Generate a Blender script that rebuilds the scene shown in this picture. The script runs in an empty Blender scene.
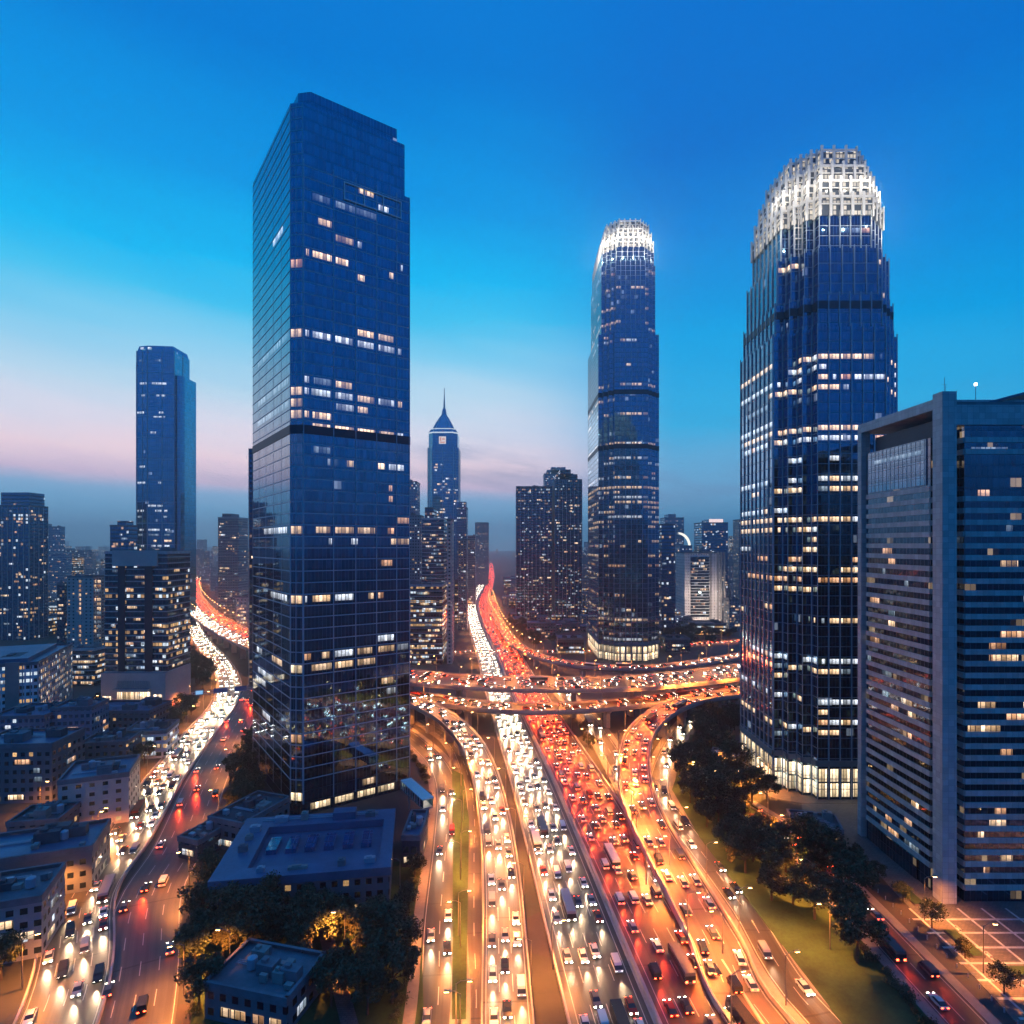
import bpy, math, random
from mathutils import Vector, Matrix
R = random.Random(11)
scene = bpy.context.scene
COL = scene.collection
F, H, HZ = 600.0, 100.0, 545.0          # focal length in pixels, eye height, horizon row

def lin(r, g, b):
    def c(v):
        v /= 255.0
        return v / 12.92 if v <= .04045 else ((v + .055) / 1.055) ** 2.4
    return (c(r), c(g), c(b), 1.0)
def gp(px, py, h=0.0):                   # a picture point read as a place at height h
    z = (H - h) * F / (py - HZ)
    return Vector(((px - 512) / F * z, z, h))
def hy(py, z):                           # height of a picture row at depth z
    return H + (HZ - py) / F * z
def xz(px, z):
    return (px - 512) / F * z

# ------------------------------------------------------------------ camera and render
cam = bpy.data.cameras.new('camera')
cam.sensor_width = 36; cam.sensor_fit = 'HORIZONTAL'
cam.lens = 36 * F / 1024; cam.shift_y = (HZ - 512) / 1024
cam.clip_start = 1; cam.clip_end = 40000
co = bpy.data.objects.new('camera', cam); COL.objects.link(co)
co.location = (0, 0, H); co.rotation_euler = (math.pi / 2, 0, 0)
scene.camera = co
scene.view_settings.view_transform = 'Standard'
scene.view_settings.look = 'None'
scene.view_settings.exposure = 0
scene.view_settings.gamma = 1
cy = scene.cycles
cy.use_denoising = True
cy.use_adaptive_sampling = True
cy.adaptive_threshold = 0.015
cy.max_bounces = 5; cy.diffuse_bounces = 2; cy.glossy_bounces = 3; cy.transmission_bounces = 2
cy.volume_bounces = 0
cy.sample_clamp_indirect = 4
cy.sample_clamp_direct = 0
cy.caustics_reflective = False; cy.caustics_refractive = False

# ------------------------------------------------------------------ node helpers
class NT:
    def __init__(s, tree): s.t = tree; s.n = tree.nodes; s.l = tree.links
    def new(s, ty, **k):
        n = s.n.new(ty)
        for a, v in k.items(): setattr(n, a, v)
        return n
    def link(s, a, b): s.l.new(a, b)
    def put(s, sock, v):
        if isinstance(v, bpy.types.NodeSocket): s.l.new(v, sock)
        else: sock.default_value = v
    def m(s, op, a, b=0.0, c=None, clamp=False):
        n = s.n.new('ShaderNodeMath'); n.operation = op; n.use_clamp = clamp
        s.put(n.inputs[0], a); s.put(n.inputs[1], b)
        if c is not None: s.put(n.inputs[2], c)
        return n.outputs[0]
    def mix(s, f, a, b, kind='RGBA', blend='MIX'):
        n = s.n.new('ShaderNodeMix'); n.data_type = kind
        i = {'FLOAT': (2, 3, 0), 'RGBA': (6, 7, 2)}[kind]
        if kind == 'RGBA': n.blend_type = blend
        s.put(n.inputs[0], f); s.put(n.inputs[i[0]], a); s.put(n.inputs[i[1]], b)
        return n.outputs[i[2]]
    def white(s, x, y=0.0, z=0.0):
        c = s.n.new('ShaderNodeCombineXYZ'); s.put(c.inputs[0], x); s.put(c.inputs[1], y); s.put(c.inputs[2], z)
        w = s.n.new('ShaderNodeTexWhiteNoise'); w.noise_dimensions = '3D'; s.l.new(c.outputs[0], w.inputs[0])
        return w
    def noise(s, vec, scale, detail=3, rough=.55):
        n = s.n.new('ShaderNodeTexNoise'); n.inputs['Scale'].default_value = scale
        n.inputs['Detail'].default_value = detail; n.inputs['Roughness'].default_value = rough
        if vec is not None: s.l.new(vec, n.inputs['Vector'])
        return n.outputs[0]
    def ramp(s, fac, stops, interp='LINEAR'):
        n = s.n.new('ShaderNodeValToRGB'); r = n.color_ramp; r.interpolation = interp
        while len(r.elements) < len(stops): r.elements.new(.5)
        for e, (p, c) in zip(r.elements, stops): e.position = p; e.color = c
        s.put(n.inputs[0], fac)
        return n.outputs[0]

def mat(name):
    m = bpy.data.materials.new(name); m.use_nodes = True
    t = NT(m.node_tree); b = m.node_tree.nodes['Principled BSDF']
    return m, t, b
def no_sampling(m):
    m.cycles.emission_sampling = 'NONE'
    return m
def plain(name, col, rough=.6, metal=0.0, var=.25, scale=.15, spec=.5):
    m, t, b = mat(name)
    g = t.new('ShaderNodeTexCoord').outputs['Object']
    n1 = t.noise(g, scale, 5, .6); n2 = t.noise(g, scale * 9, 3, .6)
    f = t.m('ADD', t.m('MULTIPLY', n1, .7), t.m('MULTIPLY', n2, .3))
    hi = tuple(min(1, c * (1 + var)) for c in col[:3]) + (1,); lo = tuple(c * (1 - var) for c in col[:3]) + (1,)
    f = t.m('MULTIPLY_ADD', t.m('SUBTRACT', f, .5), 2.4, .5, clamp=True)
    t.link(t.mix(f, lo, hi), b.inputs['Base Color'])
    b.inputs['Roughness'].default_value = rough; b.inputs['Metallic'].default_value = metal
    b.inputs['Specular IOR Level'].default_value = spec
    return m
def emit(name, col, s):
    m, t, b = mat(name)
    b.inputs['Base Color'].default_value = (.02, .02, .02, 1)
    b.inputs['Emission Color'].default_value = col; b.inputs['Emission Strength'].default_value = s
    return no_sampling(m)

def uvs(t):
    s = t.new('ShaderNodeSeparateXYZ'); t.link(t.new('ShaderNodeTexCoord').outputs['UV'], s.inputs[0])
    return s.outputs[0], s.outputs[1]

def glass(name, f0, rough=.05, fh=4.3, bw=1.45, line=.35, wob=.012, dim=.03, dimcol=(.6, .75, 1, 1)):
    """reflective curtain-wall glazing: panes tilt a little each, thin mullions, a few faintly lit rooms"""
    m, t, b = mat(name)
    u, v = uvs(t)
    rnd = t.new('ShaderNodeObjectInfo').outputs['Random']
    cu = t.m('DIVIDE', u, bw); cv = t.m('DIVIDE', v, fh)
    iu = t.m('FLOOR', cu); iv = t.m('FLOOR', cv); fu = t.m('FRACT', cu); fv = t.m('FRACT', cv)
    w = t.white(iu, iv, rnd)
    geo = t.new('ShaderNodeNewGeometry')
    sub = t.new('ShaderNodeVectorMath', operation='SUBTRACT'); t.link(w.outputs['Color'], sub.inputs[0]); sub.inputs[1].default_value = (.5, .5, .5)
    sc = t.new('ShaderNodeVectorMath', operation='SCALE'); t.link(sub.outputs[0], sc.inputs[0]); sc.inputs['Scale'].default_value = wob
    ad = t.new('ShaderNodeVectorMath', operation='ADD'); t.link(geo.outputs['Normal'], ad.inputs[0]); t.link(sc.outputs[0], ad.inputs[1])
    no = t.new('ShaderNodeVectorMath', operation='NORMALIZE'); t.link(ad.outputs[0], no.inputs[0])
    t.link(no.outputs[0], b.inputs['Normal'])
    mull = t.m('MAXIMUM', t.m('LESS_THAN', fu, .07), t.m('LESS_THAN', fv, .05))
    spand = t.m('LESS_THAN', fv, .24)
    var = t.m('MULTIPLY_ADD', w.outputs['Value'], .3, .8)
    base = t.mix(1.0, f0, var, blend='MULTIPLY')
    base = t.mix(t.m('MULTIPLY', spand, .45), base, tuple(c * .55 for c in f0[:3]) + (1,))
    base = t.mix(t.m('MULTIPLY', mull, line), base, (.22, .25, .30, 1))
    t.link(base, b.inputs['Base Color'])
    b.inputs['Metallic'].default_value = 1
    t.link(t.m('MULTIPLY_ADD', mull, .25, rough), b.inputs['Roughness'])
    w2 = t.white(t.m('FLOOR', t.m('DIVIDE', u, bw * 2)), iv, t.m('ADD', rnd, 7.3))
    wr = t.white(iv, 3.0, rnd)
    lit = t.m('LESS_THAN', w2.outputs['Value'], t.m('MULTIPLY', wr.outputs['Value'], dim * 2))
    lit = t.m('MULTIPLY', lit, t.m('SUBTRACT', 1.0, t.m('MAXIMUM', mull, spand)))
    b.inputs['Emission Color'].default_value = dimcol
    t.link(t.m('MULTIPLY', lit, t.m('MULTIPLY', w.outputs['Value'], .35)), b.inputs['Emission Strength'])
    return no_sampling(m)

def facade(name, wall, win=(.05, .09, .14, 1), fh=3.6, bw=3.0, fx=.62, fy=.5, litp=.12, warm=.6, rough=.7, bright=1.2, strip=False):
    """wall with a grid of windows, some of them lit from inside"""
    m, t, b = mat(name)
    u, v = uvs(t)
    rnd = t.new('ShaderNodeObjectInfo').outputs['Random']
    cu = t.m('DIVIDE', u, bw); cv = t.m('DIVIDE', v, fh)
    iu = t.m('FLOOR', cu); iv = t.m('FLOOR', cv); fu = t.m('FRACT', cu); fv = t.m('FRACT', cv)
    inx = t.m('LESS_THAN', t.m('ABSOLUTE', t.m('SUBTRACT', fu, .5)), fx / 2)
    iny = t.m('LESS_THAN', t.m('ABSOLUTE', t.m('SUBTRACT', fv, .55)), fy / 2)
    mask = t.m('MULTIPLY', inx, iny)
    w = t.white(iu, iv, rnd); wr = t.white(iv, 5.0, t.m('ADD', rnd, 2.0))
    p = t.m('MULTIPLY', t.m('POWER', wr.outputs['Value'], 2.0), litp * 3)
    lit = t.m('MULTIPLY', t.m('LESS_THAN', w.outputs['Value'], p), mask)
    wc = t.white(iu, iv, t.m('ADD', rnd, 11.0))
    g = t.new('ShaderNodeTexCoord').outputs['Object']
    dirt = t.m('MULTIPLY_ADD', t.noise(g, .12, 5, .65), .7, .65)
    wallc = t.mix(1.0, wall, dirt, blend='MULTIPLY')
    t.link(t.mix(mask, wallc, win), b.inputs['Base Color'])
    t.link(t.mix(mask, rough, .08, 'FLOAT'), b.inputs['Roughness'])
    t.link(t.m('MULTIPLY', mask, .85), b.inputs['Metallic'])
    ec = t.mix(t.m('GREATER_THAN', wc.outputs['Value'], warm), (1, .58, .24, 1), (.78, .9, 1, 1))
    t.link(ec, b.inputs['Emission Color'])
    room = t.m('MULTIPLY_ADD', t.noise(g, .9, 2), 1.1, .1)
    t.link(t.m('MULTIPLY', lit, t.m('MULTIPLY', room, t.m('MULTIPLY_ADD', wc.outputs['Value'], bright, bright * .35))), b.inputs['Emission Strength'])
    return no_sampling(m)

def litmat(name, col, s):
    """a lit office bay behind its panes; v runs 0..1 up the window, u in metres"""
    m, t, b = mat(name)
    u, v = uvs(t)
    rnd = t.new('ShaderNodeObjectInfo').outputs['Random']
    cu = t.m('DIVIDE', u, 1.45); iu = t.m('FLOOR', cu); fu = t.m('FRACT', cu)
    w = t.white(iu, t.m('FLOOR', t.m('MULTIPLY', v, .999)), rnd)
    pane = t.m('GREATER_THAN', fu, .16)
    sep = t.new('ShaderNodeCombineXYZ'); t.link(u, sep.inputs[0]); t.link(t.m('MULTIPLY', v, 3), sep.inputs[1]); t.link(t.m('MULTIPLY', rnd, 50), sep.inputs[2])
    n = t.noise(sep.outputs[0], 1.1, 3, .7)
    ceil = t.m('MULTIPLY_ADD', v, .9, .45)
    k = t.m('MULTIPLY', t.m('MULTIPLY', pane, t.m('MULTIPLY_ADD', w.outputs['Value'], 1.1, .2)), t.m('MULTIPLY', ceil, t.m('MULTIPLY_ADD', n, 2.0, .05)))
    k = t.m('MULTIPLY', k, t.m('MULTIPLY_ADD', rnd, .8, .5))
    b.inputs['Base Color'].default_value = (.12, .26, .38, 1); b.inputs['Roughness'].default_value = .08; b.inputs['Metallic'].default_value = 1
    c2 = tuple(min(1, c * .75 + .25) for c in col[:3]) + (1,)
    t.link(t.mix(w.outputs['Value'], col, c2), b.inputs['Emission Color'])
    t.link(t.m('MULTIPLY', k, s), b.inputs['Emission Strength'])
    return no_sampling(m)

def roadmat(name, margin, lane, n, base=.06, rough=.42, tint=(1, .93, .85)):
    m, t, b = mat(name)
    u, v = uvs(t)
    q = t.m('DIVIDE', t.m('SUBTRACT', u, margin), lane)
    fr = t.m('ABSOLUTE', t.m('SUBTRACT', q, t.m('ROUND', q)))
    near = t.m('LESS_THAN', fr, .085 / lane)
    rq = t.m('ROUND', q)
    inside = t.m('MULTIPLY', t.m('GREATER_THAN', rq, -.5), t.m('LESS_THAN', rq, n + .5))
    edge = t.m('MAXIMUM', t.m('LESS_THAN', rq, .5), t.m('GREATER_THAN', rq, n - .5))
    dash = t.m('LESS_THAN', t.m('FRACT', t.m('DIVIDE', v, 12.0)), .45)
    line = t.m('MULTIPLY', t.m('MULTIPLY', near, inside), t.m('MAXIMUM', edge, dash))
    # tyre-worn tracks run along each lane
    tr = t.m('ABSOLUTE', t.m('SUBTRACT', t.m('FRACT', t.m('MULTIPLY', q, 2.0)), .5))
    cb = t.new('ShaderNodeCombineXYZ'); t.link(t.m('MULTIPLY', u, 2.2), cb.inputs[0]); t.link(t.m('MULTIPLY', v, .012), cb.inputs[1])
    st = t.noise(cb.outputs[0], 1.0, 4, .7)
    cb2 = t.new('ShaderNodeCombineXYZ'); t.link(u, cb2.inputs[0]); t.link(v, cb2.inputs[1])
    pt = t.noise(cb2.outputs[0], .08, 4, .6)
    cb2_ = t.new('ShaderNodeCombineXYZ'); t.link(u, cb2_.inputs[0]); t.link(t.m('MULTIPLY', v, .25), cb2_.inputs[1])
    joint = t.m('LESS_THAN', t.m('FRACT', t.m('DIVIDE', v, 28.0)), .018)
    vo = t.new('ShaderNodeTexVoronoi'); vo.inputs['Scale'].default_value = .06; vo.distance = 'CHEBYCHEV'; t.link(cb2_.outputs[0], vo.inputs['Vector'])
    sc_ = t.new('ShaderNodeSeparateColor'); t.link(vo.outputs['Color'], sc_.inputs[0]); patch = t.m('MULTIPLY_ADD', t.m('GREATER_THAN', sc_.outputs[0], .72), -.35, 1.0)
    k = t.m('MULTIPLY_ADD', st, 1.5, .1); k = t.m('ADD', k, t.m('MULTIPLY', tr, .5)); k = t.m('MULTIPLY', k, t.m('MULTIPLY_ADD', pt, .9, .5))
    k = t.m('MULTIPLY', k, t.m('MULTIPLY', patch, t.m('MULTIPLY_ADD', joint, -.6, 1.0)))
    col = t.mix(1.0, tuple(base * c for c in tint) + (1,), k, blend='MULTIPLY')
    col = t.mix(t.m('MULTIPLY', line, .85), col, (.55, .53, .48, 1))
    t.link(col, b.inputs['Base Color'])
    t.link(t.m('MULTIPLY_ADD', st, .25, rough - .1), b.inputs['Roughness'])
    return m

# ------------------------------------------------------------------ mesh builder
class MB:
    def __init__(s): s.v = []; s.f = []; s.uv = []; s.mi = []
    def poly(s, pts, uv=None, m=0):
        i = len(s.v); s.v += [tuple(p) for p in pts]; s.f.append(tuple(range(i, i + len(pts))))
        s.uv.append(uv or [(p[0], p[1]) for p in pts]); s.mi.append(m)
    def box(s, x0, x1, y0, y1, z0, z1, m=0, mtop=None, bottom=True):
        P = [(x0, y0), (x1, y0), (x1, y1), (x0, y1)]
        s.prism(P, z0, z1, m, m if mtop is None else mtop, bottom)
    def prism(s, P, z0, z1, m=0, mtop=0, bottom=True, P2=None, top=True):
        P2 = P2 or P; n = len(P); u = 0.0
        for i in range(n):
            p, q = P[i], P[(i + 1) % n]; p2, q2 = P2[i], P2[(i + 1) % n]
            L = math.hypot(q[0] - p[0], q[1] - p[1])
            s.poly([(p[0], p[1], z0), (q[0], q[1], z0), (q2[0], q2[1], z1), (p2[0], p2[1], z1)],
                   [(u, z0), (u + L, z0), (u + L, z1), (u, z1)], m)
            u += L
        if top: s.poly([(p[0], p[1], z1) for p in P2], None, mtop)
        if bottom: s.poly([(p[0], p[1], z0) for p in reversed(P)], None, mtop)
    def face(s, fr, u0, u1, z0, z1, o0, o1, m=0, unit=False):
        """a slab lying on a facade: fr = (start, direction, outward normal)"""
        p, d, n = fr
        a0 = p + d * u0 + n * o0; a1 = p + d * u1 + n * o0; b0 = p + d * u0 + n * o1; b1 = p + d * u1 + n * o1
        Z = lambda a, z: (a[0], a[1], z)
        sd = [(.8, .4)] * 4 if unit else None
        va, vb = (0, 1) if unit else (z0, z1)
        s.poly([Z(b0, z0), Z(b1, z0), Z(b1, z1), Z(b0, z1)], [(u0, va), (u1, va), (u1, vb), (u0, vb)], m)
        s.poly([Z(a0, z0), Z(b0, z0), Z(b0, z1), Z(a0, z1)], sd, m)
        s.poly([Z(b1, z0), Z(a1, z0), Z(a1, z1), Z(b1, z1)], sd, m)
        s.poly([Z(b0, z1), Z(b1, z1), Z(a1, z1), Z(a0, z1)], sd, m)
        s.poly([Z(a0, z0), Z(a1, z0), Z(b1, z0), Z(b0, z0)], sd, m)
    def tube(s, a, b, r0, r1=None, n=6, m=0, cap=True):
        r1 = r0 if r1 is None else r1
        a = Vector(a); b = Vector(b); d = (b - a).normalized()
        x = d.orthogonal().normalized(); y = d.cross(x)
        A = [a + (x * math.cos(k * 2 * math.pi / n) + y * math.sin(k * 2 * math.pi / n)) * r0 for k in range(n)]
        B = [b + (x * math.cos(k * 2 * math.pi / n) + y * math.sin(k * 2 * math.pi / n)) * r1 for k in range(n)]
        for k in range(n):
            j = (k + 1) % n; s.poly([A[k], A[j], B[j], B[k]], None, m)
        if cap: s.poly(list(reversed(A)), None, m); s.poly(B, None, m)
    def mesh(s, name, mats):
        me = bpy.data.meshes.new(name); me.from_pydata(s.v, [], s.f)
        for m in (mats if isinstance(mats, (list, tuple)) else [mats]): me.materials.append(m)
        ul = me.uv_layers.new(name='UVMap'); flat = []
        for f in s.uv:
            for c in f: flat += [c[0], c[1]]
        ul.data.foreach_set('uv', flat); me.polygons.foreach_set('material_index', s.mi)
        me.update(); return me
    def build(s, name, mats, parent=None, loc=None):
        o = bpy.data.objects.new(name, s.mesh(name, mats)); COL.objects.link(o)
        if parent is not None: o.parent = parent
        if loc is not None: o.location = loc
        return o

def tag(o, label, cat=None, group=None, kind=None):
    if label: o['label'] = label
    if cat: o['category'] = cat
    if group: o['group'] = group
    if kind: o['kind'] = kind
    return o
def thing(name, label, cat, loc, rz=0.0, group=None):
    o = bpy.data.objects.new(name, None); COL.objects.link(o); o.empty_display_size = 2
    o.location = loc; o.rotation_euler = (0, 0, rz)
    return tag(o, label, cat, group)
def copy_thing(o, loc, rot=None, label=None, group=None, scale=None):
    c = o.copy(); COL.objects.link(c); c.location = loc
    if rot is not None: c.rotation_euler = rot
    if scale is not None: c.scale = scale
    if label: c['label'] = label
    if group: c['group'] = group
    for ch in KIDS.get(o.name, []):
        d = ch.copy(); COL.objects.link(d); d.parent = c
    return c
KIDS = {}
def frames(P):
    out = []
    for i in range(len(P)):
        p = Vector((P[i][0], P[i][1])); q = Vector((P[(i + 1) % len(P)][0], P[(i + 1) % len(P)][1]))
        d = (q - p); L = d.length; d = d / L
        out.append(((p, d, Vector((d.y, -d.x))), L))
    return out

# ------------------------------------------------------------------ materials
M = {}
M['glassA'] = glass('blue_curtain_glass', (.17, .31, .43, 1), .04, 4.3, 1.45, .3, .008, .003)
M['glassD'] = glass('navy_curtain_glass', (.12, .25, .37, 1), .05, 4.0, 1.4, .3, .010, .02)
M['glassC'] = glass('sea_blue_curtain_glass', (.14, .31, .44, 1), .05, 4.2, 1.5, .35, .012, .03)
M['glassL'] = glass('far_tower_glass', (.10, .36, .52, 1), .08, 4.2, 2.0, .3, .016, .01)
M['glassE'] = glass('dark_ribbon_glass', (.15, .19, .25, 1), .05, 3.3, 1.6, .3, .012, .04, (1, .7, .4, 1))
M['silver'] = plain('silver_mullion', (.50, .58, .64, 1), .4, .15, .1)
M['steel'] = plain('brushed_steel', (.36, .42, .48, 1), .4, .25, .1)
M['louvre'] = plain('dark_louvre', (.03, .045, .07, 1), .5, .3)
M['white'] = plain('white_enamel_fin', (.78, .78, .76, 1), .4, 0, .06)
M['concrete'] = plain('weathered_concrete', (.30, .28, .26, 1), .85, 0, .25, .08)
M['parapet'] = plain('viaduct_concrete', (.42, .39, .36, 1), .85, 0, .3, .1)
M['under'] = plain('deck_soffit_concrete', (.33, .31, .29, 1), .9, 0, .2, .08)
M['beige'] = plain('beige_render', (.54, .48, .44, 1), .85, 0, .2, .06)
def bandmat():
    m, t, b = mat('grey_granite_band'); u, v = uvs(t); g = t.new('ShaderNodeTexCoord').outputs['Object']
    j = t.m('MAXIMUM', t.m('LESS_THAN', t.m('FRACT', t.m('DIVIDE', u, 1.65)), .035), t.m('LESS_THAN', t.m('FRACT', t.m('DIVIDE', v, 1.65)), .03))
    w = t.white(t.m('FLOOR', t.m('DIVIDE', u, 1.65)), t.m('FLOOR', t.m('DIVIDE', v, 1.65)), 0.0)
    k = t.m('MULTIPLY', t.m('MULTIPLY_ADD', w.outputs['Value'], .28, .82), t.m('MULTIPLY_ADD', t.noise(g, .25, 5, .7), .5, .75))
    k = t.m('MULTIPLY', k, t.m('MULTIPLY_ADD', j, -.55, 1.0))
    t.link(t.mix(1.0, (.52, .54, .52, 1), k, blend='MULTIPLY'), b.inputs['Base Color']); b.inputs['Roughness'].default_value = .5
    return m
M['band'] = bandmat()
M['roof'] = plain('dark_roof_felt', (.07, .085, .10, 1), .8, 0, .45, .09)
M['roof2'] = plain('pale_roof_screed', (.16, .18, .20, 1), .85, 0, .4, .1)
M['roof3'] = plain('blue_metal_roof', (.06, .16, .26, 1), .45, .2, .3, .12)
M['bark'] = plain('bark', (.09, .065, .045, 1), .9, 0, .3, .8)
M['pole'] = plain('lamp_pole_steel', (.25, .24, .22, 1), .5, .6, .1)
M['kerb'] = plain('pale_paving', (.22, .20, .18, 1), .85, 0, .3, .1)
def pavemat():
    m, t, b = mat('stone_paving'); g = t.new('ShaderNodeTexCoord').outputs['Object']
    br = t.new('ShaderNodeTexBrick'); br.inputs['Scale'].default_value = .45; br.inputs['Color1'].default_value = (.20, .19, .18, 1); br.inputs['Color2'].default_value = (.14, .135, .13, 1); br.inputs['Mortar'].default_value = (.06, .06, .06, 1); t.link(g, br.inputs['Vector'])
    t.link(t.mix(.5, br.outputs['Color'], t.noise(g, .12, 5, .7), blend='MULTIPLY'), b.inputs['Base Color']); b.inputs['Roughness'].default_value = .6
    return m
M['paving'] = pavemat()
M['soil'] = plain('planted_verge', (.028, .062, .018, 1), .95, 0, .7, .12)
M['warm'] = litmat('warm_lit_office', (1, .60, .27, 1), 1.35)
M['amber'] = litmat('amber_lit_office', (1, .44, .14, 1), 1.0)
M['cool'] = litmat('cool_lit_office', (.80, .88, 1, 1), 1.0)
M['dimlit'] = litmat('dim_lit_office', (.5, .68, .85, 1), .38)
M['lobby'] = litmat('bright_lobby', (1, .72, .38, 1), 2.0)
M['shop'] = litmat('shop_front_light', (1, .66, .34, 1), 2.2)
LITS = ['warm', 'warm', 'warm', 'cool', 'amber', 'dimlit']
def leafmat(name, col):
    m, t, b = mat(name)
    g = t.new('ShaderNodeTexCoord').outputs['Object']
    isl = t.new('ShaderNodeNewGeometry').outputs['Random Per Island']
    n = t.m('ADD', t.m('MULTIPLY', t.noise(g, .35, 3), .6), t.m('MULTIPLY', isl, .5))
    t.link(t.mix(n, tuple(c * .45 for c in col[:3]) + (1,), tuple(c * 1.6 for c in col[:3]) + (1,)), b.inputs['Base Color'])
    b.inputs['Roughness'].default_value = .7
    return m
M['leaf'] = leafmat('dark_leaves', (.045, .065, .028, 1))
M['leaf2'] = leafmat('olive_leaves', (.06, .06, .025, 1))

# ------------------------------------------------------------------ ground and haze and sky
def ground():
    m, t, b = mat('city_ground')
    g = t.new('ShaderNodeTexCoord').outputs['Object']
    a = t.noise(g, .004, 4, .6); c = t.noise(g, .05, 5, .7)
    vo = t.new('ShaderNodeTexVoronoi'); vo.inputs['Scale'].default_value = .02; t.link(g, vo.inputs['Vector'])
    k = t.m('ADD', t.m('MULTIPLY', a, .5), t.m('MULTIPLY', c, .5))
    col = t.ramp(k, [(.3, (.025, .033, .022, 1)), (.5, (.06, .058, .052, 1)), (.7, (.10, .095, .088, 1))])
    t.link(t.mix(.25, col, vo.outputs['Color'], blend='MULTIPLY'), b.inputs['Base Color'])
    b.inputs['Roughness'].default_value = .85
    mb = MB(); mb.poly([(-9000, -6000, 0), (9000, -6000, 0), (9000, 10000, 0), (-9000, 10000, 0)])
    o = mb.build('ground', m); tag(o, 'dark city ground between the roads and buildings', None, None, 'structure')
ground()

def haze():
    m = bpy.data.materials.new('evening_haze'); m.use_nodes = True
    t = NT(m.node_tree); t.n.remove(t.n['Principled BSDF'])
    v = t.new('ShaderNodeVolumePrincipled')
    v.inputs['Color'].default_value = (.74, .90, 1, 1)
    v.inputs['Density'].default_value = HAZE_DENSITY
    v.inputs['Anisotropy'].default_value = .7
    t.link(v.outputs[0], t.n['Material Output'].inputs['Volume'])
    mb = MB(); mb.box(-9100, 9100, -6100, 10100, -1, 420)
    o = mb.build('haze', m); tag(o, 'bluish evening haze over the whole city', None, None, 'stuff')
HAZE_DENSITY = 2.4e-4
haze()

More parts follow.
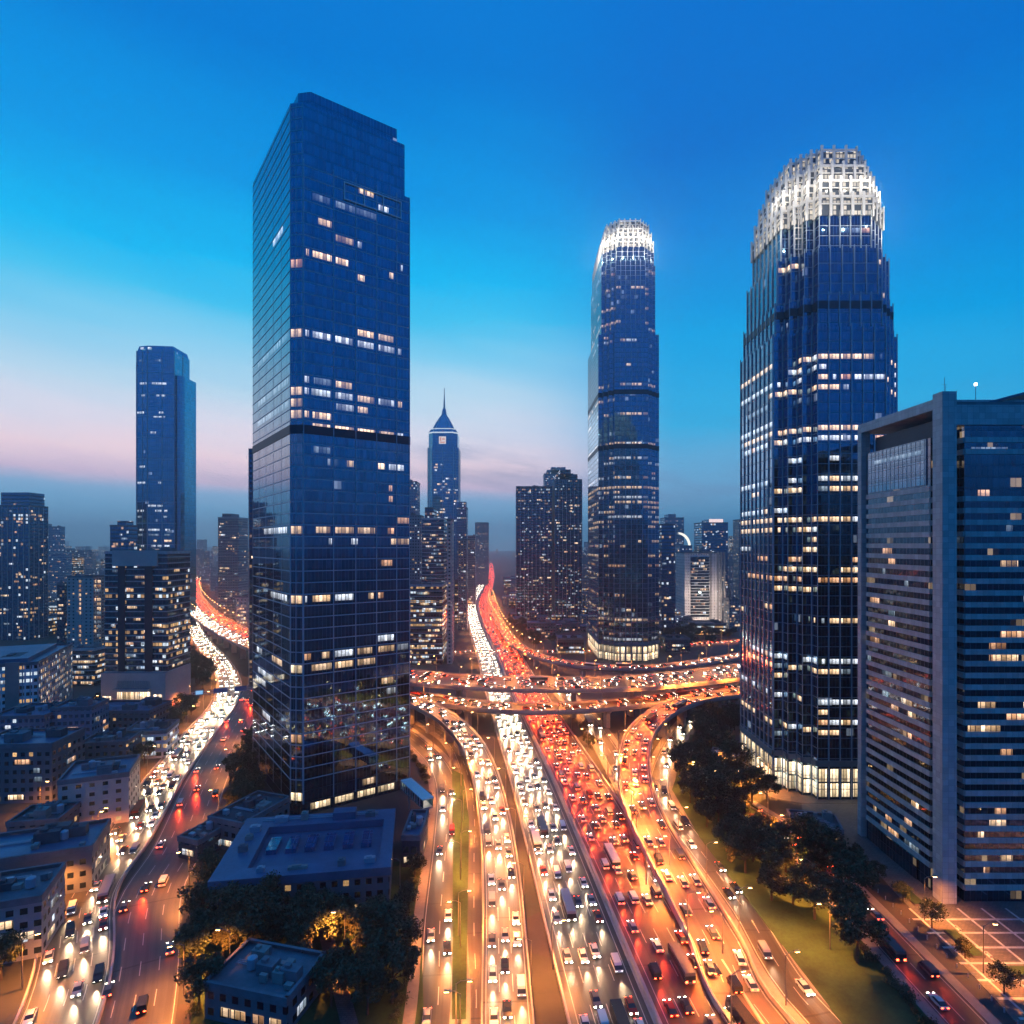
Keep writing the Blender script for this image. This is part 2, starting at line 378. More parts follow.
def sky():
    w = bpy.data.worlds.new('World'); scene.world = w; w.use_nodes = True
    t = NT(w.node_tree); bg = t.n['Background']
    g = t.new('ShaderNodeTexCoord').outputs['Generated']
    nv = t.new('ShaderNodeVectorMath', operation='NORMALIZE'); t.link(g, nv.inputs[0])
    s = t.new('ShaderNodeSeparateXYZ'); t.link(nv.outputs[0], s.inputs[0])
    x, y, z = s.outputs
    el = t.m('MULTIPLY', t.m('ARCSINE', z), 180 / math.pi)
    hl = t.m('SQRT', t.m('ADD', t.m('MULTIPLY', x, x), t.m('MULTIPLY', y, y)))
    # soft stretched cloud noise bends the bands
    cb = t.new('ShaderNodeCombineXYZ')
    t.link(t.m('MULTIPLY', x, 2.2), cb.inputs[0]); t.link(t.m('MULTIPLY', y, 2.2), cb.inputs[1]); t.link(t.m('MULTIPLY', t.m('ADD', z, t.m('MULTIPLY', x, .16)), 15.0), cb.inputs[2])
    n1 = t.noise(cb.outputs[0], 1.0, 5, .5)
    el2 = t.m('ADD', el, t.m('MULTIPLY', t.m('SUBTRACT', n1, .5), 5.0))
    p = t.m('DIVIDE', t.m('MAXIMUM', el2, 0.0), 60.0)
    W = [(0, 130, 212, 252), (2.4, 128, 206, 250), (4.2, 160, 206, 246), (5.6, 252, 218, 240), (7.5, 284, 246, 250), (10, 250, 244, 256), (13, 206, 236, 254), (17, 136, 218, 252), (20.3, 66, 204, 250), (23.5, 0, 190, 250), (29, 0, 156, 234), (38, 0, 124, 214), (60, 20, 120, 215)]
    Ee = [(0, 128, 206, 246), (2.5, 128, 202, 244), (5, 138, 200, 240), (8, 112, 194, 240), (11, 54, 190, 244), (18, 0, 170, 238), (26, 0, 136, 222), (33, 0, 114, 208), (60, 20, 115, 210)]
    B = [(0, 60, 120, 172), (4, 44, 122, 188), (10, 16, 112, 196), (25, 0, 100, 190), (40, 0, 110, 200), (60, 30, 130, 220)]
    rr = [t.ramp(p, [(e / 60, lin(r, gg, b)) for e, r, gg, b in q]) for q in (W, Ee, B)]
    az = math.radians(-14); S = (math.sin(az), math.cos(az))
    dot = t.m('DIVIDE', t.m('ADD', t.m('MULTIPLY', x, S[0]), t.m('MULTIPLY', y, S[1])), t.m('MAXIMUM', hl, .001))
    def smooth(v, a, b):
        n = t.new('ShaderNodeMapRange', interpolation_type='SMOOTHSTEP'); t.link(v, n.inputs[0])
        n.inputs[1].default_value = a; n.inputs[2].default_value = b
        return n.outputs[0]
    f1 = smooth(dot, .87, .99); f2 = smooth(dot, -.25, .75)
    # the glow reaches further round on the left
    left = smooth(x, .25, -.35)
    f1 = t.m('MAXIMUM', f1, t.m('MULTIPLY', left, smooth(dot, -.1, .55)))
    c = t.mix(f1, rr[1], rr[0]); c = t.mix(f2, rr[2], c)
    # purple-grey cloud streaks low on the left
    cl = t.m('MULTIPLY', smooth(n1, .52, .68), t.m('MULTIPLY', smooth(el, 2.0, 6.0), smooth(el, 13.0, 8.0)))
    c = t.mix(t.m('MULTIPLY', cl, .55), c, lin(140, 150, 190))
    below = smooth(el, -.3, -4.0)
    c = t.mix(below, c, (.10, .22, .34, 1))
    nis = t.new('ShaderNodeTexSky', sky_type='NISHITA'); nis.sun_disc = False
    nis.sun_elevation = math.radians(1.0); nis.sun_rotation = math.radians(-14); nis.air_density = 1.5; nis.ozone_density = 4
    add = t.mix(1.0, c, t.mix(1.0, nis.outputs[0], (.002, .003, .004, 1), blend='MULTIPLY'), blend='ADD')
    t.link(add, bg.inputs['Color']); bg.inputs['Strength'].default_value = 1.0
    sd = bpy.data.lights.new('afterglow', 'SUN'); sd.energy = .12; sd.angle = math.radians(20); sd.color = (.62, .85, 1)
    so = bpy.data.objects.new('afterglow', sd); COL.objects.link(so)
    d = Vector((math.sin(az) , math.cos(az), math.tan(math.radians(4)))).normalized()
    so.rotation_euler = d.to_track_quat('Z', 'Y').to_euler(); so.location = d * 800 + Vector((0, 0, 300))
sky()

# ------------------------------------------------------------------ window lighting helpers
NLIT = {}
class Lits:
    """collects lit bays of one building; the largest hundred become parts, the rest one part"""
    def __init__(s, root): s.root = root; s.q = []
    def add(s, fr, u0, u1, z0, z1, key, o=.07):
        s.q.append((fr, u0, u1, z0, z1, key, o))
    def done(s, name='lit_window', cap=100):
        s.q.sort(key=lambda e: -(e[2] - e[1]) * (e[4] - e[3]))
        for e in s.q[:cap]:
            mb = MB(); c = e[0][0] + e[0][1] * ((e[1] + e[2]) / 2)
            mb.face(e[0], e[1], e[2], e[3], e[4], .0, e[6], 0, True)
            mb.build(name, M[e[5]], s.root)
        rest = s.q[cap:]
        if rest:
            keys = sorted(set(e[5] for e in rest)); mb = MB()
            for e in rest: mb.face(e[0], e[1], e[2], e[3], e[4], .0, e[6], keys.index(e[5]), True)
            o = mb.build(name, [M[k] for k in keys], s.root); o['kind'] = 'stuff'

# ------------------------------------------------------------------ the big glass tower on the left
def tower_a():
    c0 = Vector((-80.3, 220.0)); ex = Vector((.8134, .5817)); ey = Vector((-.5817, .8134))
    W, D, T, fh = 47.0, 64.0, 272.0, 4.3
    rz = math.atan2(ex.y, ex.x); cen = c0 + ex * (W / 2) + ey * (D / 2)
    root = thing('glass_tower', 'huge blue glass tower with pale floor lines, the tallest and nearest in the view', 'skyscraper', (cen.x, cen.y, 0), rz)
    ch = 3.6
    def poly(i, c=ch): 
        w, d = W / 2 - i, D / 2 - i
        return [(-w + c, -d), (w, -d), (w, d), (-w, d), (-w, -d + c)]
    P = poly(0)
    zs = 243.0
    nk = [(-W/2 + ch, -D/2), (W/2 - 2.4, -D/2), (W/2 - 2.4, -D/2 + 6), (W/2 - 2.4, D/2), (-W/2, D/2), (-W/2, -D/2 + ch)]
    mb = MB(); mb.prism(P, 0, zs, 0, 1); mb.prism([(a, b) for a, b in nk], zs, T - 8, 0, 1); mb.build('curtain_wall', [M['glassA'], M['roof']], root)
    mb = MB(); mb.prism(poly(4), T - 8, T, 0, 1); mb.build('crown', [M['glassD'], M['roof']], root)
    fr = frames(P)
    g = MB()
    bays = [ch + .2, 15.06, 23.8, 32.4, 41.0, W - .25]
    for (f, L), us in zip([fr[0], fr[4], fr[3]], [[b - ch for b in bays], [.2, L4 if False else 2.3, 4.9], [.3] + [k * 12.0 for k in range(1, 5)] + [D - ch - .3]]):
        for u in us:
            if u <= L: g.face(f, u - .13, u + .13, 4, zs if f is fr[0][0] else T - 8.2, .0, .32 if f is fr[0][0] else .05)
    nfl = int(T / fh)
    for k in range(3, nfl - 1):
        z = k * fh
        for i in (0, 3, 4):
            f, L = fr[i]
            top = z < zs or i != 0
            if top: g.face(f, 0.0, L, z - .17, z + .17, .0, .12)
    g.build('mullion_grid', M['silver'], root)
    lv = MB()
    for f, L in fr: lv.face(f, .05, L - .05, 141.3, 144.6, .02, .2)
    lv.build('louvre_band', M['louvre'], root)
    # white signage frame on the upper right of the front
    wf = MB(); f, L = fr[0]
    for (a, b) in ((19, 43.0),):
        for z in (233.0, 239.5): wf.face(f, a - ch, b - ch, z, z + .45, .0, .5)
        for u in (19, 27, 35, 42.6): wf.face(f, u - ch, u - ch + .4, 233.4, 239.5, .0, .48)
    wf.build('white_frame', M['white'], root)
    L_ = Lits(root)
    def hit(px, py, face):
        k = (px - 512) / F
        if face == 0:
            u = (c0.y * k - c0.x) / (ex.x - ex.y * k); z = c0.y + ex.y * u; uu = u - ch
        else:
            u = (c0.y * k - c0.x) / (ey.x - ey.y * k); z = c0.y + ey.y * u; uu = (D - u)
        return uu, hy(py, z)
    def row(face, x0, x1, y, key):
        a, _ = hit(x0, y, face); b, _ = hit(x1, y, face); _, h = hit((x0 + x1) / 2, y, face)
        if a > b: a, b = b, a
        fl = math.floor(h / fh); ff, L = fr[0] if face == 0 else fr[3]
        a = max(a, .25); b = min(b, L - .25)
        if b - a < .5: return
        # break at the bay mullions
        cuts = [q - ch for q in bays] if face == 0 else [.3] + [k * 12.0 for k in range(1, 5)] + [D - ch - .3]
        edges = [a] + [q for q in cuts if a + .6 < q < b - .6] + [b]
        for e0, e1 in zip(edges, edges[1:]):
            L_.add(ff, e0 + .25, e1 - .25, fl * fh + 1.3, fl * fh + 3.65, key, .06)
    c4 = lambda x, y: (240 + x / 4.095, 180 + y / 4.095); c5 = lambda x, y: (240 + x / 4.65, 420 + y / 4.65); c6 = lambda x, y: (240 + x / 4.785, 630 + y / 4.785)
    data = [(c4, [(485,550,70,'warm'),(565,610,105,'cool'),(318,378,200,'warm'),(390,468,237,'warm'),(480,500,262,'cool'),(268,285,303,'warm'),(295,378,325,'warm'),(390,445,357,'warm'),(480,512,390,'warm'),(610,630,402,'warm'),(655,668,370,'cool'),(295,370,60,'dimlit'),(390,560,130,'dimlit'),
        (265,285,618,'cool'),(295,375,632,'cool'),(388,465,660,'cool'),(480,550,645,'warm'),(480,550,683,'cool'),(565,630,672,'warm'),(565,635,710,'cool'),(645,662,728,'cool'),
        (300,375,812,'dimlit'),(390,460,830,'warm'),(262,285,842,'cool'),(290,370,852,'cool'),(388,465,872,'cool'),(480,552,893,'warm'),(565,635,912,'cool'),(645,665,925,'warm'),(262,285,888,'cool'),(295,375,898,'cool'),(392,468,918,'cool'),(480,525,935,'warm'),(262,285,982,'warm'),(295,375,990,'warm')]),
        (c5, [(335,425,15,'warm'),(440,530,30,'warm'),(545,630,47,'warm'),(645,720,62,'warm'),(730,760,75,'cool'),(340,425,168,'dimlit'),(435,460,180,'dimlit'),(405,425,222,'cool'),(495,530,233,'warm'),(640,675,203,'warm'),(690,765,215,'cool'),(350,425,523,'warm'),(440,530,524,'warm'),(545,630,527,'warm'),(700,790,570,'warm'),(685,720,530,'amber'),(410,430,573,'cool'),(515,550,574,'cool'),(655,710,668,'amber'),(335,425,830,'warm'),(440,530,822,'cool'),(595,625,815,'warm'),(640,670,810,'amber'),(300,315,830,'cool'),(690,710,330,'amber'),(690,712,385,'amber'),(730,790,480,'amber')]),
        (c6, [(305,345,125,'amber'),(390,430,105,'warm'),(452,545,100,'cool'),(560,635,82,'warm'),(658,738,66,'cool'),(340,440,163,'warm'),(452,545,150,'warm'),(560,648,130,'warm'),(660,742,113,'warm'),(752,805,100,'cool'),(675,735,220,'warm'),(700,745,303,'cool'),(585,650,728,'warm'),(560,648,785,'lobby'),(658,742,748,'lobby'),(335,435,857,'lobby'),(452,545,822,'lobby'),(660,745,800,'lobby'),(565,645,825,'lobby')])]
    for cv, rows in data:
        for x0, x1, y, k in rows:
            a = cv(x0, y); b = cv(x1, y); row(0, a[0], b[0], a[1], k)
    for x0, x1, y, k in [(258, 289, 349, 'dimlit'), (258, 289, 398, 'dimlit'), (257, 289, 412, 'dimlit'), (264, 287, 533, 'cool'), (271, 287, 597, 'cool'), (257, 262, 652, 'cool'), (272, 282, 660, 'warm'), (258, 272, 674, 'cool'), (273, 283, 238, 'cool'), (256, 266, 678, 'cool'), (262, 270, 716, 'cool')]:
        row(1, x0, x1, y, k)
    ff, L = fr[4]
    for y, k in [(258, 'amber'), (332, 'warm'), (386, 'warm'), (397, 'warm'), (420, 'warm'), (533, 'warm'), (598, 'warm'), (667, 'lobby'), (802, 'lobby'), (738, 'amber')]:
        fl = math.floor(hy(y, 222.0) / fh)
        for a, b in ((.35, 2.1), (2.5, 4.7)): L_.add(ff, a, b, fl * fh + .9, fl * fh + 3.8, k, .06)
    L_.done()
tower_a()

# ------------------------------------------------------------------ two towers with stepped crowns
def rounded(w0, w1, d0, d1, r, i, n=3):
    """square plan whose corners step back in three notches"""
    x0, x1, y0, y1 = w0 + i, w1 - i, d0 + i, d1 - i
    r = max(r - i * .35, 4); a, b = r / 3, 2 * r / 3
    st = [(r, 0), (r, a), (b, a), (b, b), (a, b), (a, r), (0, r)]
    P = [(x1 - p, y0 + q) for p, q in st]
    P += [(x1 - q, y1 - p) for p, q in st]
    P += [(x0 + p, y1 - q) for p, q in st]
    P += [(x0 + q, y0 + p) for p, q in st]
    return P
def crown_tower(label, x0, x1, y0, y1, r, tiers, rings, belts, glassk, fh, bayw, litrows, lobby, cat='skyscraper', finmat='silver', fino=.45, cap=100, bay=None):
    cx, cy_ = (x0 + x1) / 2, (y0 + y1) / 2
    root = thing('crowned_tower', label, cat, (cx, cy_, 0))
    lits = Lits(root)
    gl = MB(); fn = MB(); fl_ = MB()
    z0 = 0.0
    for (zt, ins) in tiers:
        P = [(a - cx, b - cy_) for a, b in rounded(x0, x1, y0, y1, r, ins)]
        gl.prism(P, z0, zt, 0, 1, bottom=False)
        fr = frames(P)
        for fi, (f, L) in enumerate(fr):
            if f[2].y > .35 : continue
            wide = L > r * 1.2
            bw = bayw if wide else L / 1.0
            nb = max(1, round(L / bw)); bw = L / nb
            for k in range(nb + (1 if wide else 0)):
                fn.face(f, max(0, k * bw - .16), min(L, k * bw + .16), z0, zt + 1.2, .0, fino)
            k0 = int(math.ceil((z0 + .5) / fh)); k1 = int(zt / fh)
            for k in range(max(k0, 1), k1):
                fl_.face(f, .0, L, k * fh - .12, k * fh + .12, .0, .1)
                zz = k * fh
                if zz < lobby + .5: continue
                p, key = litrows(zz, zz + fh, y0)
                if wide and .1 < p < .9: p = min(.95, p * (.35 if R.random() < .35 else 1.35))
                on = R.random() < p
                for j in range(nb):
                    if R.random() < .4: on = R.random() < p
                    if on:
                        kk = key if R.random() < .75 else R.choice(LITS)
                        if R.random() < .14: a, b = sorted((R.uniform(.1, .5), R.uniform(.6, .9)))
                        else: a, b = .1, .9
                        lits.add(f, (j + a) * bw, (j + b) * bw, zz + 1.25, zz + fh - .85, kk, .06)
        z0 = zt
    gl.build('curtain_wall', [M[glassk], M['roof']], root)
    fn.build('vertical_fins', M[finmat], root)
    fl_.build('floor_lines', M['steel'], root)
    for zb0, zb1 in belts:
        mb = MB(); ins = [i for zt, i in tiers if zt >= zb1][0]
        P = [(a - cx, b - cy_) for a, b in rounded(x0 - .25, x1 + .25, y0 - .25, y1 + .25, r, ins)]
        mb.prism(P, zb0, zb1, 0, 0); mb.build('mechanical_belt', M['louvre'], root)
    for zb, zt, ins in rings:
        P = [(a - cx, b - cy_) for a, b in rounded(x0, x1, y0, y1, r, ins)]
        core = MB(); core.prism([(a * .985, b * .985) for a, b in P], zb - 1.0, zt - 1.0, 0, 1, bottom=False)
        core.build('crown_drum', [M['crownglow'], M['roof']], root)
        mb = MB()
        for f, L in frames(P):
            nb = max(1, round(L / bayw)) ; bw = L / nb
            for k in range(nb):
                mb.face(f, k * bw, min(L, k * bw + .95 * bayw / 4.4), zb - 1.4, zt + 1.3, -.05, .6)
            mb.face(f, 0, L, zt - 1.0, zt - .1, -.05, .25)
            mb.face(f, 0, L, (zb + zt) / 2 - .2, (zb + zt) / 2 + .2, -.05, .2)
        mb.build('crown_fins', M['white'], root)
    # lobby: tall lit openings between the fins
    P = [(a - cx, b - cy_) for a, b in rounded(x0, x1, y0, y1, r, tiers[0][1])]
    for f, L in frames(P):
        if f[2].y > .35: continue
        nb = max(1, round(L / bayw)) if L > r * 1.2 else 1; bw = L / nb
        for j in range(nb):
            lits.add(f, (j + .16) * bw, (j + .84) * bw, 1.0, lobby * .48, 'lobby', .08)
            lits.add(f, (j + .16) * bw, (j + .84) * bw, lobby * .53, lobby - 1, 'lobby', .08)
    if lobby > 5:
        mb = MB()
        for f, L in frames(P):
            mb.face(f, .0, L, lobby, lobby + 2.2, .0, .7)
        mb.build('stone_belt', M['concrete'], root)
    lits.done(cap=cap)
    return root, cx, cy_
def crownglow():
    m, t, b = mat('crown_lighting')
    u, v = uvs(t)
    w = t.white(t.m('FLOOR', t.m('DIVIDE', u, 1.4)), t.m('FLOOR', t.m('DIVIDE', v, 2.0)), 1.0)
    pane = t.m('MULTIPLY', t.m('GREATER_THAN', t.m('FRACT', t.m('DIVIDE', u, 1.4)), .2), t.m('GREATER_THAN', t.m('FRACT', t.m('DIVIDE', v, 2.0)), .2))
    b.inputs['Base Color'].default_value = (.1, .12, .15, 1); b.inputs['Roughness'].default_value = .15
    b.inputs['Emission Color'].default_value = (1, .86, .66, 1)
    t.link(t.m('MULTIPLY', pane, t.m('MULTIPLY', t.m('GREATER_THAN', w.outputs['Value'], .45), t.m('MULTIPLY', w.outputs['Value'], .9))), b.inputs['Emission Strength'])
    return no_sampling(m)
M['crownglow'] = crownglow()

def near_rows(table, tol, z):
    def fn(z0, z1, d):
        py0, py1 = HZ - (z1 - H) / z * F, HZ - (z0 - H) / z * F
        for y, p, key in table:
            if py0 <= y < py1: return p * .8, key
        return .022, R.choice(LITS)
    return fn
D_ROWS = near_rows([(254, .25, 'warm'), (281, .12, 'warm'), (317, .4, 'dimlit'), (330, .25, 'dimlit'), (356, .85, 'warm'), (365, .4, 'cool'), (375, .8, 'cool'), (384, .8, 'warm'), (402, .15, 'dimlit'), (417, .55, 'cool'), (427, .9, 'warm'), (436, .5, 'cool'), (457, .15, 'cool'), (480, .6, 'cool'), (488, .55, 'warm'), (511, .5, 'cool'), (520, .85, 'warm'), (530, .9, 'warm'), (539, .55, 'warm'), (549, .5, 'cool'), (558, .35, 'amber'), (568, .35, 'warm'), (578, .4, 'amber'), (587, .45, 'warm'), (612, .2, 'amber'), (615, .35, 'warm'), (625, .85, 'warm'), (660, .75, 'cool'), (670, .75, 'warm'), (700, .45, 'cool'), (707, .35, 'amber'), (722, .4, 'warm'), (731, .55, 'warm'), (748, .3, 'dimlit'), (762, .7, 'cool')], 4, 236)
rootD, dx, dy = crown_tower('tall navy tower with silver fins and white crown, behind the grey banded office block',
    108, 159, 236, 295, 12, [(186, 0), (199, 1.2), (218, 2.4), (233, 4.6)], [(233, 240, 4.0), (240, 247, 5.2), (247, 254, 6.8), (254, 262, 9.4)], [(193.5, 196.5)], 'glassD', 4.0, 4.4, D_ROWS, 13.0)
C_ROWS = near_rows([(267, .75, 'cool'), (284, .7, 'warm'), (291, .4, 'warm'), (306, .5, 'warm'), (316, .1, 'cool'), (321, .75, 'warm'), (326, .7, 'warm'), (339, .55, 'cool'), (346, .1, 'warm'), (386, .6, 'warm'), (399, .55, 'warm'), (414, .35, 'warm'), (442, .7, 'warm'), (456, .5, 'cool'), (461, .2, 'cool'), (478, .6, 'cool'), (487, .95, 'warm'), (492, .8, 'warm'), (497, .5, 'cool'), (503, .75, 'warm'), (508, .75, 'warm'), (513, .9, 'warm'), (519, .55, 'cool'), (524, .9, 'warm'), (529, .7, 'warm'), (541, .6, 'warm'), (547, .5, 'amber'), (558, .8, 'warm'), (568, .5, 'amber'), (575, .6, 'warm'), (597, .4, 'amber'), (608, .5, 'warm'), (618, .75, 'warm'), (624, .5, 'amber'), (634, .5, 'amber'), (640, .95, 'cool'), (645, .95, 'cool')], 3, 513)
rootC, ccx, ccy = crown_tower('slender blue tower with a glowing rounded white crown standing beyond the flyovers',
    75.5, 128.5, 513, 608, 12, [(284, 0), (345, 2.8), (357, 3.8)], [(357, 366, 4.4), (366, 374, 5.8), (374, 382, 7.8)], [(182.5, 186.5), (229, 233)], 'glassC', 4.2, 4.6, C_ROWS, 14.0, fino=.10)

def plight(name, loc, col, e, r=.5, parent=None, kind='POINT'):
    l = bpy.data.lights.new(name, kind); l.energy = e; l.color = col; l.shadow_soft_size = r
    o = bpy.data.objects.new(name, l); COL.objects.link(o); o.location = loc
    if parent: o.parent = parent
    return o
# floodlights on the crowns
def floods(root, w, d, z, e, out=3.0):
    for k in range(10):
        a = math.radians(180 + 18 + k * 16.0)
        plight('crown_floodlight', (math.cos(a) * (w / 2 + out), math.sin(a) * (d / 2 + out) , z), (1, .88, .70), e, .12, root)
floods(rootD, 46, 54, 231, 1700, 7); floods(rootD, 38, 46, 246, 1600, 7)
floods(rootC, 48, 90, 352, 5200, 9); floods(rootC, 40, 82, 366, 4200, 9)
# white framed bay on the corner of the right tower
def corner_bay():
    P = [(a - dx, b - dy) for a, b in rounded(108, 159, 236, 295, 12, 4.6)]
    fr = frames(P); idx = 10 + 4
    f, L = [q for q in fr if q[0][2].y < -.9 and q[1] < 8 and q[0][0].x < 0][1]
    mb = MB()
    for u in (0.0, L / 2 - .15, L - .3): mb.face(f, u, u + .35, 217, 240, .5, 1.0)
    for k in range(6): mb.face(f, 0, L, 217 + k * 4.4, 217.4 + k * 4.4, .5, .98)
    mb.build('white_window_frame', M['white'], rootD)
corner_bay()

# ------------------------------------------------------------------ grey banded office block on the right
def tower_e():
    X0, Y0 = 119.8, 167.0; Lx, Ly, T = 62.0, 41.0, 142.0
    root = thing('banded_office', 'grey office block with horizontal stone bands and a tall corner pillar at the right edge', 'office building', (X0, Y0, 0))
    fh = 3.3
    # body sits back from the frame
    gl = MB()
    gl.box(1.2, 9.0, 6.5, Ly - 3.4, 0, 131, 0, 1); gl.box(8.6, Lx, 4.6, Ly - 3.6, 0, 133, 0, 1); gl.box(7.0, Lx, 1.2, 4.7, 0, 133.5, 0, 1)
    gl.build('ribbon_glazing', [M['glassE'], M['roof2']], root)
    bd = MB(); nb = int(113 / fh)
    frL = ((Vector((1.2, Ly - 3.4)), Vector((0, -1)), Vector((-1, 0))), Ly - 9.9)
    frF = ((Vector((7.0, 1.2)), Vector((1, 0)), Vector((0, -1))), Lx - 7.0)
    frR = ((Vector((1.2, 6.5)), Vector((1, 0)), Vector((0, -1))), 7.0)
    frS = ((Vector((7.0, 4.7)), Vector((0, -1)), Vector((-1, 0))), 3.5)
    for k in range(2, nb + 2):
        z = k * fh
        for (f, L) in (frL, frR): bd.face(f, 0, L, z, z + 1.5, 0, .35)
    for k in list(range(1, nb + 1)) + [38, 39]:
        z = k * fh
        for (f, L) in (frF, frS): bd.face(f, 0, L, z, z + 1.5, 0, .35)
    bd.build('stone_bands', M['band'], root)
    # reflective glass block under the open roof frame, stepped grid
    gb = MB(); gb.box(.9, 1.2, 8, Ly - 4.5, 117.5, 131, 0, 0); gb.build('glass_screen', M['glassA'], root)
    gg = MB(); f = (Vector((.9, Ly - 4.5)), Vector((0, -1)), Vector((-1, 0)))
    for k in range(15): gg.face(f, k * 2.0, k * 2.0 + .1, 117.5, 131, 0, .08)
    for k in range(7): gg.face(f, 0, 28.2, 117.5 + k * 2.2, 117.62 + k * 2.2, 0, .09)
    gg.build('screen_grid', M['steel'], root)
    dk = MB(); dk.box(3.2, 30, 7.2, Ly - 5, 131.1, 136.2, 0, 0); dk.build('recessed_attic', M['louvre'], root)
    # frame: far pier, top beam with deep soffit, near pillar, parapet
    pr = MB(); pr.box(0, 3.0, Ly - 2.2, Ly, 0, 138.35, 0, 0); pr.build('frame_pier', M['band'], root)
    pl = MB(); pl.box(0, 4.0, 0, 3.9, 0, T + .8, 0, 0)
    for k in range(40): pl.face((Vector((0, 3.9)), Vector((0, -1)), Vector((-1, 0))), 0, 3.9, k * 3.5, k * 3.5 + .06, 0, .02); pl.face((Vector((0, 0)), Vector((1, 0)), Vector((0, -1))), 0, 4.0, k * 3.5, k * 3.5 + .06, 0, .02)
    pl.build('corner_pillar', M['band'], root)
    bm = MB(); bm.box(0, 30, 3.95, Ly, 138.4, T - .6, 0, 0); bm.box(4.1, Lx, .6, 3.9, 133.6, 139.2, 0, 0)
    bm.build('roof_beam', M['band'], root)
    rf = MB(); rf.box(4.4, Lx - .4, .9, 3.4, 139.25, 140.1, 0, 0); rf.box(32, Lx, 5.0, 30, 133.1, 139.0, 0, 0); rf.build('roof_plant', M['roof2'], root)
    # swept roof canopy, mast with lamp
    cv = MB(); n = 12
    for k in range(n):
        a, b = k / n, (k + 1) / n
        za, zb = 140.3 + 6.5 * math.sin(a * 1.7), 140.3 + 6.5 * math.sin(b * 1.7)
        x_a, x_b = 14 + 40 * a, 14 + 40 * b
        cv.poly([(x_a, 2.2, za), (x_b, 2.2, zb), (x_b, 26, zb), (x_a, 26, za)]); cv.poly([(x_a, 26, za - .6), (x_b, 26, zb - .6), (x_b, 2.2, zb - .6), (x_a, 2.2, za - .6)]); cv.poly([(x_a, 2.2, za - .6), (x_b, 2.2, zb - .6), (x_b, 2.2, zb), (x_a, 2.2, za)])
    cv.build('roof_canopy', M['roof3'], root)
    ms = MB(); ms.tube((12.5, 4.2, 139), (12.5, 4.2, 145.5), .09); mo = ms.build('mast', M['steel'], root)
    ml = MB(); ml.prism([(12.5 + .38 * math.cos(a * math.pi / 4), 4.2 + .38 * math.sin(a * math.pi / 4)) for a in range(8)], 145.5, 146.2); ml.build('mast_lamp', emit('mast_lamp_glow', (1, .9, .8, 1), 6), mo)
    an = MB(); an.tube((2, 2, T + .8), (2, 2, T + 5.2), .07); an.tube((1.2, 2, T + 3.2), (2.8, 2, T + 3.2), .05); an.tube((2.6, 2.4, T + .8), (2.6, 2.4, T + 3.0), .06); an.build('aerial', M['steel'], root)
    L_ = Lits(root)
    for k in range(1, nb + 1):
        z = k * fh
        for (f, L) in (frL, frF, frR):
            if f is frL[0] or f is frR[0]:
                if k < 2: continue
            u = .6
            while u < L - 2:
                w = R.choice([1.6, 3.2, 3.2, 4.8])
                p = .05 if R.random() < .8 else .25
                if R.random() < p: L_.add(f, u, min(L - .2, u + w), z + 1.55, z + fh - .05, R.choice(['amber', 'amber', 'warm', 'dimlit']), .08)
                u += w
    for k in range(7): L_.add(frL[0], 5 + k * 3.3, 5 + k * 3.3 + 3.1, 126.8, 127.9, 'dimlit', .42)
    for fr_, a, b, y in ((frF, 2, 12, 450), (frF, 18, 24, 450)):
        L_.add(fr_[0], a, b, hy(y, 167) - 1, hy(y, 167) + 1.0, 'dimlit', .08)
    for a in (0.3, 3.4): L_.add(frR[0], a, a + 2.3, 122.3, 124.3, 'warm', .08)
    for y, a, b in [(576, 22, 29), (662, 8, 15), (662, 18, 24), (728, 1, 10), (771, 17, 30)]:
        k = round(hy(y, 167) / fh - .6); L_.add(frF[0], a, b, k * fh + 1.55, k * fh + fh - .05, 'warm', .1)
    L_.done()
    # entrance at the foot
    en = MB(); en.box(.8, 1.19, 12, 30, .2, 6.2); en.build('entrance_glazing', M['glassE'], root)
tower_e()

# ------------------------------------------------------------------ other buildings
FAC = {}
def fac(key, *a, **k): FAC[key] = facade(key + '_facade', *a, **k)
fac('navy', (.055, .095, .14, 1), (.12, .32, .50, 1), 3.8, 2.6, .8, .62, .10, .55)
fac('dark', (.045, .065, .09, 1), (.08, .20, .32, 1), 3.6, 2.4, .72, .55, .12, .5, bright=.7)
fac('block', (.06, .07, .085, 1), (.07, .15, .24, 1), 3.7, 2.2, .86, .55, .22, .7)
fac('grey', (.30, .32, .34, 1), (.06, .10, .15, 1), 3.3, 2.8, .55, .45, .12, .6)
fac('beige', (.52, .46, .42, 1), (.06, .08, .10, 1), 3.3, 4.0, .4, .4, .10, .9)
fac('white', (.74, .76, .78, 1), (.05, .08, .12, 1), 3.6, 3.4, .76, .5, .18, .6)
fac('pale', (.66, .62, .60, 1), (.05, .07, .1, 1), 3.6, 3.2, .3, .3, .06, .7)
fac('low', (.15, .165, .18, 1), (.05, .08, .12, 1), 3.4, 3.0, .5, .45, .10, .9)
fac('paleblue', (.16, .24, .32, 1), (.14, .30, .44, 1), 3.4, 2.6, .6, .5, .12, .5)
fac('brown', (.13, .10, .09, 1), (.07, .08, .10, 1), 3.9, 2.4, .85, .5, .55, .7)
fac('resid', (.26, .28, .30, 1), (.05, .07, .09, 1), 3.0, 3.2, .45, .45, .13, .85)

